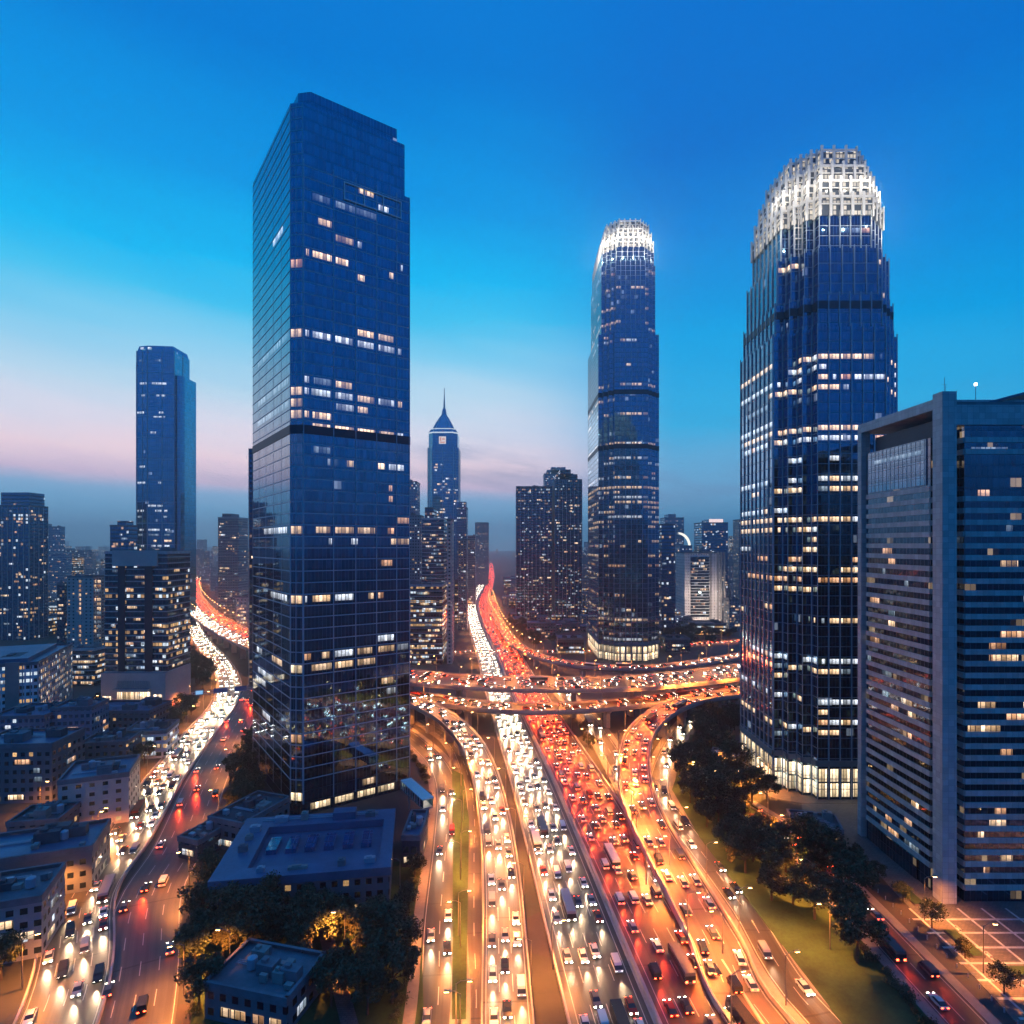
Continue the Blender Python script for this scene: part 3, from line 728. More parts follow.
FOOT = []
def block(label, px0, px1, ytop, z, d, key, name='office_building', cat='building', rz=0.0, bands=0.0, fins=0.0, lit=0, units=2, h=None, topbox=None, w=None, cx=None, roof='roof', fh=3.7, glassy=None, z0=0.0):
    h = h if h is not None else hy(ytop, z)
    if cx is None and not rz:            # the side turned to the viewer belongs to the outline
        while True:
            xa = xz(px0, z + d) if px0 > 512 else xz(px0, z); xb = xz(px1, z + d) if px1 < 512 else xz(px1, z)
            if xb - xa > .66 * (px1 - px0) * z / F: break
            d *= .85
        w = xb - xa; cx = (xa + xb) / 2
    w = w or (px1 - px0) * z / F
    x = cx if cx is not None else xz((px0 + px1) / 2, z)
    root = thing(name, label, cat, (x, z + d / 2, 0), rz)
    FOOT.append((x, z + d / 2, rz, w / 2, d / 2))
    hw, hd = w / 2, d / 2
    wl = MB(); P = [(-hw, -hd), (hw, -hd), (hw, hd), (-hw, hd)]; wl.prism(P, z0, h, 0, 1, bottom=False)
    wl.build('wall', [FAC[key] if glassy is None else M[glassy], M[roof]], root)
    fr = frames(P)
    rf = MB()
    for f, L in fr: rf.face(f, -.25 if f[2].y else 0, L + .25 if f[2].y else L, h - .6, h + 1.1, -.5, .25)
    if bands:
        k = 1
        while k * fh < h - 2:
            for f, L in fr: rf.face(f, 0, L, k * fh - .3, k * fh + .3, 0, bands, 0)
            k += 1
    rf.build('parapet', M['band'] if bands else M['roof2'], root)
    if fins:
        fn = MB()
        for f, L in fr:
            n = max(1, round(L / fins))
            for k in range(n + 1): fn.face(f, max(0, k * L / n - .25), min(L, k * L / n + .25), z0, h - .6, 0, .4)
        fn.build('piers', M['band'], root)
    if topbox:
        for (a, b, t) in topbox:
            tb = MB(); tb.box(-hw + a * w, -hw + b * w, -hd * .8, hd * .8, h, h + t, 0, 1, bottom=False)
            tb.build('penthouse', [FAC[key] if glassy is None else M[glassy], M[roof]], root)
    for k in range(units):
        ux, uy = R.uniform(-hw * .7, hw * .5), R.uniform(-hd * .7, hd * .4); uw = R.uniform(.12, .25) * w; ud = R.uniform(.15, .3) * d; uh = R.uniform(1.8, 3.6)
        ub = MB(); ub.box(ux, ux + uw, uy, uy + ud, h + .02, h + uh, 0, 0, bottom=False)
        ub.box(ux + uw * .2, ux + uw * .5, uy + ud * .2, uy + ud * .6, h + uh, h + uh + .7, 0, 0, bottom=False)
        ub.build('roof_unit', M[R.choice(['roof2', 'roof', 'concrete'])], root)
    if z < 345 and h < 40:
        for k in range(7):
            ux, uy = R.uniform(-hw * .85, hw * .75), R.uniform(-hd * .8, hd * .7); a_, b_, c_ = R.uniform(.9, 2.2), R.uniform(.7, 1.6), R.uniform(.8, 1.7)
            ub = MB(); ub.box(ux, ux + a_, uy, uy + b_, h + .25, h + .25 + c_); ub.box(ux + .1, ux + .3, uy + .1, uy + b_ - .1, h, h + .26); ub.box(ux + a_ - .3, ux + a_ - .1, uy + .1, uy + b_ - .1, h, h + .26)
            ub.build('air_conditioner', M[R.choice(['steel', 'concrete', 'roof2'])], root)
        ux, uy = R.uniform(-hw * .6, hw * .6), R.uniform(-hd * .6, hd * .5)
        ub = MB(); ub.tube((ux, uy, h + .4), (ux, uy, h + 2.6), 1.1, n=10); ub.tube((ux, uy, h + 2.6), (ux, uy, h + 3.0), 1.1, .3, 10)
        for q in (-.7, .7): ub.tube((ux + q, uy, h), (ux + q, uy, h + .4), .12, n=5)
        ub.build('water_tank', M['steel'], root)
        ub = MB(); yy = R.uniform(-hd * .5, hd * .5)
        for q in range(3): ub.tube((-hw * .8, yy + q * .5, h + .4), (hw * R.uniform(.2, .8), yy + q * .5, h + .4), .12, n=5)
        ub.build('duct', M['steel'], root)
    if lit:
        L_ = Lits(root); nfl = max(1, int((h - z0 - 3) / fh))
        vis = [0] + ([1] if x < 0 else [3])
        for k in range(lit):
            f, L = fr[vis[0] if R.random() < .72 else vis[1]]
            fl = R.randrange(nfl); bwid = R.choice([2.2, 2.6, 4.4, 5.5]); u = R.uniform(.6, max(.7, L - bwid - .6))
            zz = z0 + 1 + fl * fh
            L_.add(f, u, min(L - .3, u + bwid), zz + .5, zz + 2.3, R.choice(LITS), max(bands, .1) * .6 + .03)
        L_.done()
    return root, w, d, h

# --- left side, far to near
block('tall dark blue slab tower at the left edge with a flat raised crown', -14, 48, 506, 630, 42, 'navy', 'slab_tower', 'high-rise', topbox=[(.3, .96, 14.5)], lit=46, fins=6.0, units=0)
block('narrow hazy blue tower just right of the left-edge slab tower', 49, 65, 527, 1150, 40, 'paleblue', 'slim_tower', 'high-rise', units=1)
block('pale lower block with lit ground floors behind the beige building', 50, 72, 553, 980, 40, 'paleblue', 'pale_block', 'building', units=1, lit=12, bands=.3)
block('dark low wing on the left side of the beige building', 57, 68, 584, 566, 30, 'dark', 'dark_wing', 'building', units=1, lit=6)
bb, bw_, bd_, bh_ = block('beige windowless-looking block with two lit strips of windows at the left', 67, 104, 577, 560, 30, 'beige', 'beige_block', 'building', units=2, roof='roof')
def beige_strips():
    L_ = Lits(bb); f = (Vector((-bw_ / 2, -bd_ / 2)), Vector((1, 0)), Vector((0, -1)))
    for k in range(14):
        for u0, u1 in ((11.3, 13.2), (25.5, 27.2), (28.2, 31.5)):
            if R.random() < .8: L_.add(f, u0, u1, 10 + k * 4.2, 12.6 + k * 4.2, R.choice(['warm', 'amber', 'warm', 'dimlit']), .12)
    L_.done()
    mb = MB(); mb.face(f, 9.6, 10.6, 5, bh_ - 4, 0, .3); mb.face(f, 13.8, 14.8, 5, bh_ - 4, 0, .3); mb.face(f, 24.0, 24.9, 5, bh_ - 2, 0, .5); mb.build('wall_ribs', M['beige'], bb)
beige_strips()

def tower_left():
    z = 700.0; d = 34.0; x0, x1 = xz(135, z + 6), xz(190, z + 20); w = x1 - x0; cx = (x0 + x1) / 2
    root = thing('glass_skyscraper', 'tall blue glass skyscraper with rounded shoulders rising alone on the left skyline', 'skyscraper', (cx, z + d / 2, 0))
    hm, hl, hr = hy(351, z), hy(362, z), hy(375, z)
    gm = MB(); a, b = -w / 2 + 5.5, w / 2 - 8
    P = [(a, -d/2), (a + 14, -d/2 - 3), (b, -d/2), (b, d/2), (a, d/2)]
    gm.prism(P, 0, hm, 0, 1, bottom=False)
    gm.prism([(p[0] * .97, p[1] * .97) for p in P], hm, hm + 6, 0, 1, bottom=False, P2=[(p[0] * .9, p[1] * .9) for p in P])
    gm.build('curtain_wall', [M['glassL'], M['roof']], root)
    s1 = MB(); s1.prism([(-w/2, -d/2 + 8), (-w/2 + 3, -d/2 + 3), (a - .05, -d/2 + 3), (a - .05, d/2), (-w/2, d/2)], 0, hl, 0, 1, bottom=False); s1.build('side_wing', [M['glassL'], M['roof']], root)
    s2 = MB(); s2.prism([(b + .05, -d/2 + 3), (w/2 - 2, -d/2 + 3), (w/2, -d/2 + 8), (w/2, d/2), (b + .05, d/2)], 0, hr, 0, 1, bottom=False); s2.build('side_wing', [M['glassL'], M['roof']], root)
    g = MB()
    for f, L in frames(P)[:3]:
        for k in range(1, int(hm / 25)): g.face(f, 0, L, k * 25, k * 25 + .7, 0, .3)
        g.face(f, 0, .8, 0, hm, 0, .5); g.face(f, L * .55, L * .55 + .6, 0, hm, 0, .3)
    g.build('fins', M['steel'], root)
    L_ = Lits(root); fr = frames(P)
    for y, n, k in [(350, 2, 'cool'), (362, 3, 'dimlit'), (385, 6, 'cool'), (397, 4, 'cool'), (414, 4, 'cool'), (418, 3, 'cool'), (434, 1, 'cool'), (468, 3, 'cool'), (484, 5, 'cool'), (507, 7, 'cool'), (512, 6, 'cool'), (518, 3, 'dimlit'), (531, 8, 'cool'), (536, 6, 'dimlit'), (542, 5, 'warm'), (547, 6, 'cool'), (551, 5, 'warm')]:
        zz = hy(y, z)
        for q in range(n):
            f, L = fr[R.choice([0, 1, 1])]; u = R.uniform(.5, max(.6, L - 6)); L_.add(f, u, min(L - .5, u + R.uniform(2.5, 6)), zz, zz + 2.4, k, .2)
    L_.done()
tower_left()
block('mid-height dark tower left of the lone skyscraper with a small roof box', 110, 137, 526, 570, 30, 'navy', 'dark_tower', 'high-rise', topbox=[(.35, .85, 5)], lit=14, units=0)

def block_b():
    z = 368.0; h = hy(553, z)
    root, w, d, hh = block('dark office block on a pale podium with lit shops beside the left highway', 105, 190, 553, z, 26, 'block', 'office_block', 'office building', units=2, lit=62, fh=3.7, bands=.35, z0=22.5, roof='roof2')
    f = (Vector((-w / 2, -d / 2)), Vector((1, 0)), Vector((0, -1)))
    mb = MB()
    for a, b in ((.22, .33), (.65, .77)): mb.face(f, a * w, b * w, 22.6, h - 6, .0, .9)
    mb.build('dark_bay', M['louvre'], root)
    cp = MB(); cp.face(f, .14 * w, .86 * w, h - 8, h + 1.6, .36, 1.6); cp.build('stone_cap', M['beige'], root)
    s_ = w / 52.0
    pod = MB(); pod.box(-w/2 - .5, w/2 + .5, -d/2 - 3, d/2, 0, 22, 0, 1, bottom=False)
    pod.box(-w/2 + 12 * s_, w/2 - 11 * s_, -d/2 - 7, -d/2 - 3.02, 11.5, 13, 0, 1)
    pod.build('podium', [M['beige'], M['roof2']], root)
    fp = (Vector((-w / 2, -d / 2 - 3)), Vector((1, 0)), Vector((0, -1)))
    L_ = Lits(root)
    s_ = w / 52.0
    for k in range(6): L_.add(fp, (13 + k * 4.6) * s_, (13 + k * 4.6 + 4.1) * s_, 1.2, 5.6, 'shop', .15); L_.add(fp, (13 + k * 4.6) * s_, (13 + k * 4.6 + 4.1) * s_, 6.1, 10.6, 'shop', .15)
    for a in (1, 4.6): L_.add(fp, a * s_, (a + 3.1) * s_, 2, 8, 'shop', .15)
    for a in (43, 46.8): L_.add(fp, a * s_, (a + 3.2) * s_, 3, 9, 'shop', .15)
    L_.done('shop_window')
    rl = MB()
    for k in range(14): rl.face(fp, (13 + k * 2.0) * s_, (13.5 + k * 2.0) * s_, 13.1, 17.5, .05, .6)
    rl.build('pilasters', M['beige'], root)
block_b()
block('grey concrete and glass residential tower alone in the gap left of the huge tower', 218, 248, 518, 800, 34, 'resid', 'residential_tower', 'apartment tower', topbox=[(.15, .6, 6)], bands=.35, lit=30, units=0)
block('low lit shop building at the foot of the lone residential tower', 236, 254, 597, 640, 20, 'beige', 'shop_block', 'building', units=1, lit=14)
block('dark tower edge peeping out on the left side of the huge glass tower', 249, 275, 450, 430, 24, 'dark', 'hidden_tower', 'high-rise', units=1, lit=14, fins=5.0)
# long pale office at the left edge, turned
def white_office():
    rz = math.radians(23.5); ex = Vector((math.cos(rz), math.sin(rz))); ey = Vector((-ex.y, ex.x))
    c = Vector((xz(38, 324), 324.0)); w, d, h = 60.0, 67.0, 36.0
    cen = c - ex * (w / 2) + ey * (d / 2)
    root, *_ = block('long white office slab with rows of square windows at the left edge', 0, 0, 0, cen.y - d / 2, d, 'white', 'white_office', 'office building', rz=rz, h=h, w=w, cx=cen.x, bands=.0, fins=3.4, units=3, roof='roof3', fh=3.6, lit=0)
    fr = frames([(-w/2, -d/2), (w/2, -d/2), (w/2, d/2), (-w/2, d/2)])
    wn = Lits(root)
    for fi, litp in ((0, .12), (1, .55)):
        f, L = fr[fi]; n = round(L / 3.4); s = L / n
        for k in range(1, 9):
            for j in range(n):
                key = R.choice(['warm', 'cool', 'dimlit', 'warm']) if R.random() < litp else None
                if key: wn.add(f, j * s + .6, j * s + s - .6, k * 3.6 + 1.1, k * 3.6 + 2.9, key, .05)
    wn.done()
    pl = MB(); pl.box(w/2 - 14, w/2 - 8, -d/2 - .9, -d/2 - .01, 0, h + 1.5); pl.build('stair_core', M['concrete'], root)
    so = MB(); so.box(-w/2 + 4, w/2 - 6, -d/2 + 6, d/2 - 8, h + .02, h + 2.4, 0, 0, bottom=False); so.build('roof_deck', M['roof3'], root)
white_office()
block('low office with glowing floors behind the long white slab', 68, 108, 650, 425, 26, 'brown', 'lit_low_office', 'building', units=2, lit=34, bands=.3)
# low-rise roofs by the left highway
LOW = [
 ('long low hall with a dark roof and a pale edge strip below the shop podium', 84, 172, 326, 22, 9, 'low', 'roof3', 0, 'low_hall'),
 ('small blue-walled block with a lit stair window in the low-rise quarter', 50, 88, 296, 16, 19, 'paleblue', 'roof3', 8, 'small_block'),
 ('flat-roofed shop row whose pale front faces the long hall', 120, 160, 280, 18, 12, 'white', 'roof2', 12, 'shop_row'),
 ('two-storey block with a row of amber windows in the low-rise quarter', 78, 122, 262, 15, 13, 'low', 'roof', 10, 'two_storey_block'),
 ('dark blue flat-roofed block at the far left of the low-rise quarter', -12, 40, 288, 24, 17, 'paleblue', 'roof3', 5, 'flat_roofed_block'),
 ('grey workshop with a tank on its roof behind the dark blue block', 8, 66, 318, 14, 11, 'low', 'roof2', 3, 'workshop'),
 ('apartment block with several lit windows at the left edge of the low-rise quarter', -30, 48, 232, 20, 22, 'low', 'roof3', 4, 'low_apartments'),
 ('beige rendered block with blank walls beside the left highway', 52, 112, 212, 20, 17, 'beige', 'roof3', 22, 'rendered_block'),
 ('narrow dark shed between the beige rendered block and the lit apartments', 6, 52, 196, 13, 9, 'low', 'roof', 10, 'dark_shed'),
 ('wide dark roof at the bottom left below the beige rendered block', -40, 70, 168, 18, 12, 'low', 'roof3', 20, 'wide_roof_block'),
 ('grey block nearest the bottom left corner', -60, 20, 142, 16, 14, 'grey', 'roof2', 20, 'corner_block'),
]
for lab, a, b, z, d, h, key, rf, rz, nm in LOW:
    block(lab, a, b, 0, z, d, key, nm, 'building', rz=math.radians(rz), h=h, units=3, lit=0 if nm in ('rendered_block', 'low_hall') else 9, roof=rf, fh=3.4, bands=.0)
block('long foreground shed with roof vents at the bottom edge below the garden', 205, 300, 0, 124, 14, 'low', 'vented_shed', 'building', h=7, units=4, lit=8, roof='roof2', rz=math.radians(-14))
# between the left highway and the huge tower
block('flat black-roofed building on the right bank of the left highway', 214, 258, 0, 196, 22, 'low', 'black_roofed_building', 'building', h=9, units=3, lit=8, roof='roof', rz=math.radians(-20))
block('small dark pavilion left of the black-roofed building', 182, 208, 0, 190, 14, 'dark', 'dark_pavilion', 'building', h=6, units=1, lit=3, roof='roof', rz=math.radians(-20))
def podium():
    root = thing('podium_hall', 'large blue-roofed hall with a sunken roof court in front of the huge tower', 'building', (-59, 178, 0), math.radians(9))
    w, d, h = 46.0, 36.0, 12.0
    FOOT.append((-59, 178, math.radians(9), w / 2, d / 2))
    mb = MB(); P = [(-w/2, -d/2), (w/2, -d/2), (w/2, d/2), (-w/2, d/2)]
    mb.prism(P, 0, h - 2, 0, 1, bottom=False); mb.build('wall', [FAC['low'], M['roof3']], root)
    rm = MB()
    for a, b, c, e in ((-w/2 - .4, w/2 + .4, d/2 - 7, d/2 + .4), (-w/2 - .4, w/2 + .4, -d/2 - .4, -d/2 + 5), (-w/2 - .4, -w/2 + 8, -d/2 + 5.01, d/2 - 7.01), (w/2 - 3, w/2 + .4, -d/2 + 5.01, d/2 - 7.01)):
        rm.box(a, b, c, e, h - 1.9, h + .3)
    rm.build('roof_rim', M['roof3'], root)
    st = MB()
    for k in range(6): st.box(-w/2 + 10 + k * 5.4, -w/2 + 13 + k * 5.4, -2, 6, h - 1.95, h - .6)
    st.build('skylights', M['glassL'], root)
    for k, (x, y, a, b, c) in enumerate([(-20, 8, 3, 2, 1.6), (-20, 3, 2, 2, 1.2), (-20, -4, 2.4, 1.6, 1.8), (-14, 13.5, 4, 2, 1.5), (-6, 14, 2, 2, 2.2), (14, 13, 3, 2.4, 1.5), (-12, -16, 2, 1.4, 1.2), (-4, -16, 5, 1.2, .8), (9, -16, 2, 2, 1.6), (16, -15.5, 3, 1.6, 1.3)]):
        ub = MB(); ub.box(x, x + a, y, y + b, h + .31, h + .31 + c); ub.box(x + a * .2, x + a * .7, y + b * .2, y + b * .8, h + .31 + c, h + .6 + c); ub.build('air_conditioner', M[('steel', 'concrete', 'roof2')[k % 3]], root)
    pp = MB()
    for q in (-1.2, 0): pp.tube((-18, 16.2 + q, h + .6), (18, 16.2 + q, h + .6), .16, n=6)
    pp.build('duct', M['steel'], root)
    un = MB(); un.box(4, 11, d/2 - 5.5, d/2 - 1.5, h + .31, h + 2.6); un.build('roof_unit', M['roof3'], root)
podium()
block('small blue-framed annexe to the right of the large blue-roofed hall', 402, 428, 0, 186, 18, 'dark', 'annexe', 'building', h=9, units=1, lit=5, roof='roof3')
def glass_bridge():
    a = gp(406, 786, 8); b = gp(428, 806, 8); d = (b - a); L = d.length
    root = thing('glass_walkway', 'white glazed footbridge sloping from the huge tower to the street', 'footbridge', (a.x, a.y, 0), math.atan2(d.y, d.x))
    mb = MB(); mb.box(0, L, -2, 2, 7, 7.5); mb.build('walkway_floor', M['concrete'], root)
    g = MB(); g.box(0, L, -1.9, -1.8, 7.5, 10.4); g.box(0, L, 1.8, 1.9, 7.5, 10.4); g.build('glazing', M['glassL'], root)
    r = MB(); r.box(-.2, L + .2, -2.2, 2.2, 10.4, 10.7)
    for k in range(int(L / 2.2)):
        r.box(k * 2.2, k * 2.2 + .18, -2.1, -1.92, 7.4, 10.4); r.box(k * 2.2, k * 2.2 + .18, 1.92, 2.1, 7.4, 10.4)
    r.build('white_frame', M['white'], root)
    for u in (L * .15, L * .85):
        p = MB(); p.tube((u, 0, 0), (u, 0, 7), .4, n=8); p.build('pier', M['concrete'], root)
    for k in range(3): plight('walkway_lamp', (L * (.2 + .3 * k), 0, 9.8), (1, .95, .85), 500, .3, root)
glass_bridge()

# --- centre, left of the main highway
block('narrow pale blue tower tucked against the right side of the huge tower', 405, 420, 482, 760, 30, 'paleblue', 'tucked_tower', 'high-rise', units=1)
block('blank grey slab beside the huge tower in front of the narrow pale tower', 404, 424, 516, 640, 24, 'grey', 'blank_slab', 'building', units=1)
block('dark stepped office block with scattered lit windows left of the spire tower foot', 422, 448, 519, 600, 36, 'dark', 'stepped_office', 'office building', topbox=[(.1, .5, 12)], lit=40, bands=.3, units=0)
block('broad banded office with long glowing floors beside the flyover and the huge tower', 396, 447, 586, 500, 36, 'brown', 'glowing_office', 'office building', lit=80, bands=.5, units=2, fh=4.4)
block('tall thin brown slab standing on the corner of the glowing banded office', 447, 454, 520, 504, 30, 'beige', 'thin_slab', 'building', units=0)
def spire_tower():
    z = 900.0; cx = xz(442.5, z); w = 46.5; r = w / 2
    root = thing('spire_tower', 'blue tower with a pointed cap and needle spire above the main road', 'skyscraper', (cx, z + r, 0))
    def octo(s, c=.32):
        return [(-s + s * c * 2 * .5, -s), (s - s * c, -s), (s, -s + s * c), (s, s - s * c), (s - s * c, s), (-s + s * c, s), (-s, s - s * c), (-s, -s + s * c)]
    hb, h1 = hy(447, z), hy(432, z)
    mb = MB(); mb.prism(octo(r), 0, hb, 0, 1, bottom=False); mb.prism(octo(r * .94), hb, h1, 0, 1, bottom=False); mb.build('curtain_wall', [M['glassL'], M['roof']], root)
    g = MB(); P = octo(r)
    for f, L in frames(P):
        g.face(f, 0, .6, 0, hb, 0, .5); g.face(f, L / 2 - .3, L / 2 + .3, 0, hb, 0, .4)
        for k in range(8, int(hb / 4.2)): g.face(f, 0, L, k * 4.2, k * 4.2 + .25, 0, .2)
    g.build('fins', M['steel'], root)
    cp = MB(); prof = [(1.0, 0), (.82, 6.0), (.74, 6.5), (.52, 17), (.34, 24), (.16, 30), (.09, 40)]
    for (s0, a), (s1, b) in zip(prof, prof[1:]): cp.prism(octo(r * .94 * s0), h1 + a, h1 + b, 0, 1, bottom=False, P2=octo(r * .94 * s1), top=False)
    cp.build('pointed_cap', [M['glassL'], M['roof']], root)
    rb = MB()
    for k in range(8):
        for (s0, a), (s1, b) in zip(prof, prof[1:]):
            p0, p1 = octo(r * .95 * s0)[k], octo(r * .95 * s1)[k]; rb.tube((p0[0], p0[1], h1 + a), (p1[0], p1[1], h1 + b), .5, n=4, cap=False)
    rb.build('cap_ribs', M['silver'], root)
    cl = MB(); cl.prism(octo(r * .97), h1 - 1.2, h1 + .6); cl.prism(octo(r * .79), h1 + 5.6, h1 + 6.8); cl.build('lit_cornice', emit('cornice_light', (.8, .9, 1, 1), .8), root)
    sp = MB(); sp.tube((0, 0, h1 + 39), (0, 0, h1 + 54), 1.7, 1.1, 6); sp.tube((0, 0, h1 + 54), (0, 0, hy(388, z + r)), .9, .45, 6); sp.build('needle', M['steel'], root)
    sg = MB(); sg.face(((Vector((-r * .6, -r * .94))), Vector((1, 0)), Vector((0, -1))), 8.5, 19, hb + 5, hb + 16, .1, 1.0); s = sg.build('sign', emit('white_sign_light', (1, .86, .86, 1), .75), root)
    s2 = MB(); f = ((Vector((-r * .6, -r * .94))), Vector((1, 0)), Vector((0, -1)))
    for a, b, c, e in ((10, 17.5, 6.5, 8), (10, 12, 9.5, 14.5), (13.5, 17.5, 11, 13)): s2.face(f, a, b, hb + c, hb + e, 1.01, 1.3)
    s2.build('emblem', emit('red_sign_light', (1, .4, .36, 1), .6), s)
    L_ = Lits(root)
    for q in range(46):
        f, L = frames(P)[R.choice([0, 0, 1])]; k = int(R.triangular(20, int(hb / 4.2) - 1, 35)); u = R.uniform(.5, max(.8, L - 7)); L_.add(f, u, min(L - .4, u + R.uniform(2, 6)), k * 4.2 + 1, k * 4.2 + 3.3, R.choice(['cool', 'warm', 'cool']), .25)
    L_.done()
spire_tower()
block('slim tower with a glowing amber crown just right of the spire tower', 457, 468, 508, 840, 24, 'paleblue', 'amber_crown_tower', 'high-rise', lit=14, units=0, topbox=[(.12, .9, 9)])
block('thin pale apartment slab left of the far end of the main road', 458, 468, 540, 700, 20, 'resid', 'apartment_slab', 'apartment tower', lit=12, units=1)
block('thin apartment slab with a stepped top beyond the slim amber-crowned tower', 468, 476, 536, 1000, 20, 'resid', 'stepped_apartment_slab', 'apartment tower', lit=10, units=1, bands=.3)
block('far hazy pair-topped apartment tower at the head of the main road', 475, 489, 523, 1500, 30, 'resid', 'hazy_apartments', 'apartment tower', lit=14, units=0, topbox=[(.05, .9, 2)])
block('low lit building on the left kerb where the main road bends', 455, 468, 580, 760, 30, 'brown', 'kerbside_building', 'building', lit=16, units=1)
# --- centre right
block('broad dark office tower with many small lit windows right of the main road', 516, 552, 487, 770, 44, 'dark', 'broad_office_tower', 'high-rise', lit=44, units=1, fins=5.0)
block('second dark office tower with a stepped top, between the broad one and the crowned tower', 552.5, 582, 480, 765, 46, 'dark', 'stepped_office_tower', 'high-rise', lit=40, units=0, topbox=[(.05, .85, 8), (.2, .6, 14)], fins=5.0)
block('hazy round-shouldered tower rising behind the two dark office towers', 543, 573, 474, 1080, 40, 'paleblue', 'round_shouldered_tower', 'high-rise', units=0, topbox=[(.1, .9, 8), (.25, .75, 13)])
block('low terrace with a blue roof at the foot of the dark office towers', 527, 556, 0, 640, 26, 'low', 'blue_roofed_terrace', 'building', h=16, lit=10, units=3, roof='roof3')
block('flat blue-roofed hall with a lit ground floor left of the crowned tower base', 556, 584, 0, 548, 26, 'brown', 'blue_roofed_hall', 'building', h=14, lit=14, units=2, roof='roof3')
block('wide low market roof behind the flyover near the dark office towers', 532, 580, 0, 690, 22, 'low', 'market_hall', 'building', h=9, lit=8, units=3, roof='roof')
block('dark windowless tower touching the right side of the slender crowned tower', 655, 675, 525, 640, 40, 'navy', 'dark_neighbour_tower', 'high-rise', units=1, lit=4)
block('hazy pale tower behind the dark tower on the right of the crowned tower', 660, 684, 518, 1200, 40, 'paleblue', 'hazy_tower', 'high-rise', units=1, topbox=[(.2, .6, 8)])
def louvre_building():
    z = 745.0
    root, w, d, h = block('stone office block with a louvred front panel right of the crowned tower', 676, 722, 553, z, 40, 'pale', 'louvred_office', 'office building', units=2, lit=0)
    f = (Vector((-w/2, -d/2)), Vector((1, 0)), Vector((0, -1)))
    mb = MB(); mb.face(f, 7, 30, 10, h - 5, .0, .4); mb.build('glass_panel', M['glassE'], root)
    lv = MB()
    for k in range(int((h - 16) / 3.6)): lv.face(f, 7, 30, 10 + k * 3.6, 10.9 + k * 3.6, .4, 1.1)
    lv.build('louvres', M['band'], root)
    rb = MB(); 
    for u in (31, 40, 44, 48): rb.face(f, u, u + 2.0, 4, h + 1.5, .0, 1.2)
    rb.build('stone_ribs', M['concrete'], root)
    L_ = Lits(root)
    for q in range(26):
        k = R.randrange(int((h - 16) / 3.6)); u = R.uniform(7.5, 25); L_.add(f, u, u + R.uniform(2, 5), 11 + k * 3.6, 13.4 + k * 3.6, R.choice(['warm', 'cool', 'amber']), .46)
    L_.done()
    for x in (-22, 0, 22):
        for zz in (8, 40): plight('facade_fill_light', (x, -d / 2 - 16, zz), (1, .78, .62), 9000, .15, root)  # added fill lights hanging before the stone front to warm and brighten it
louvre_building()
def facade_fill_lights(root, xs, y, e):
    for x in xs: plight('facade_fill_light', (x, y, 6), (1, .74, .5), e, .2, root)  # added fill for other fronts, no fitting built
def arc_building():
    z = 900.0
    root, w, d, h = block('pale tower topped by a white lit arc behind the louvred office', 675, 692, 546, z, 30, 'paleblue', 'arc_topped_tower', 'high-rise', units=0, lit=8)
    mb = MB(); n = 12
    for k in range(n):
        a, b = math.radians(90 * k / n), math.radians(90 * (k + 1) / n)
        p = lambda t: (w/2 + 4 - 17 * (1 - math.cos(t)) - 8 + 8, h + 1 + 17 * (1 - math.sin(t)) ) if False else (-w/2 + 18 * math.sin(t), h + .5 + 20 * math.cos(t))
        (x0, z0), (x1, z1) = p(a), p(b)
        mb.poly([(x0, -6, z0), (x1, -6, z1), (x1, 6, z1), (x0, 6, z0)]); mb.poly([(x0, -6, z0 - 2), (x1, -6, z1 - 2), (x1, -6, z1), (x0, -6, z0)]); mb.poly([(x0, 6, z0 - 2), (x1, 6, z1 - 2), (x1, -6, z1 - 2), (x0, -6, z0 - 2)])
    mb.build('lit_arc', emit('arc_light', (1, .96, .85, 1), 1.3), root)
arc_building()
def glass_n():
    root, w, d, h = block('blue glass tower with a bright pink-white roof crown far right of centre', 694, 728, 523, 910, 40, 'navy', 'pink_crowned_tower', 'high-rise', units=0, lit=46, topbox=[(.28, .86, 6)])
    mb = MB(); mb.box(-w * .2, w * .34, -d * .42, -d * .405, h + 1.2, h + 6.2); mb.build('lit_sign', emit('pink_crown_light', (1, .78, .78, 1), 1.1), root)
glass_n()
block('thin hazy apartment tower between the pink-crowned tower and the navy finned tower', 733, 752, 520, 1000, 30, 'resid', 'thin_apartments', 'apartment tower', lit=12, units=1)
block('low block with a lit canopy in front of the louvred office', 688, 726, 0, 660, 26, 'brown', 'canopy_block', 'building', h=13, lit=20, units=2)
block('low dark depot below the dark tower behind the flyover', 659, 690, 0, 560, 24, 'dark', 'dark_depot', 'building', h=12, lit=8, units=2)
block('slim lit block near the left edge of the navy finned tower', 724, 742, 600, 700, 24, 'resid', 'slim_lit_block', 'building', lit=14, units=1)
block('grey bungalow roof with a long skylight in the park before the navy finned tower', 800, 846, 0, 202, 12, 'low', 'park_pavilion', 'building', h=4, lit=0, units=2, roof='roof2', rz=math.radians(-16))
block('low concrete canopy beside the park trees near the loop ramp', 716, 752, 0, 262, 14, 'low', 'concrete_canopy', 'building', h=5, units=1, roof='roof2', rz=math.radians(-30))

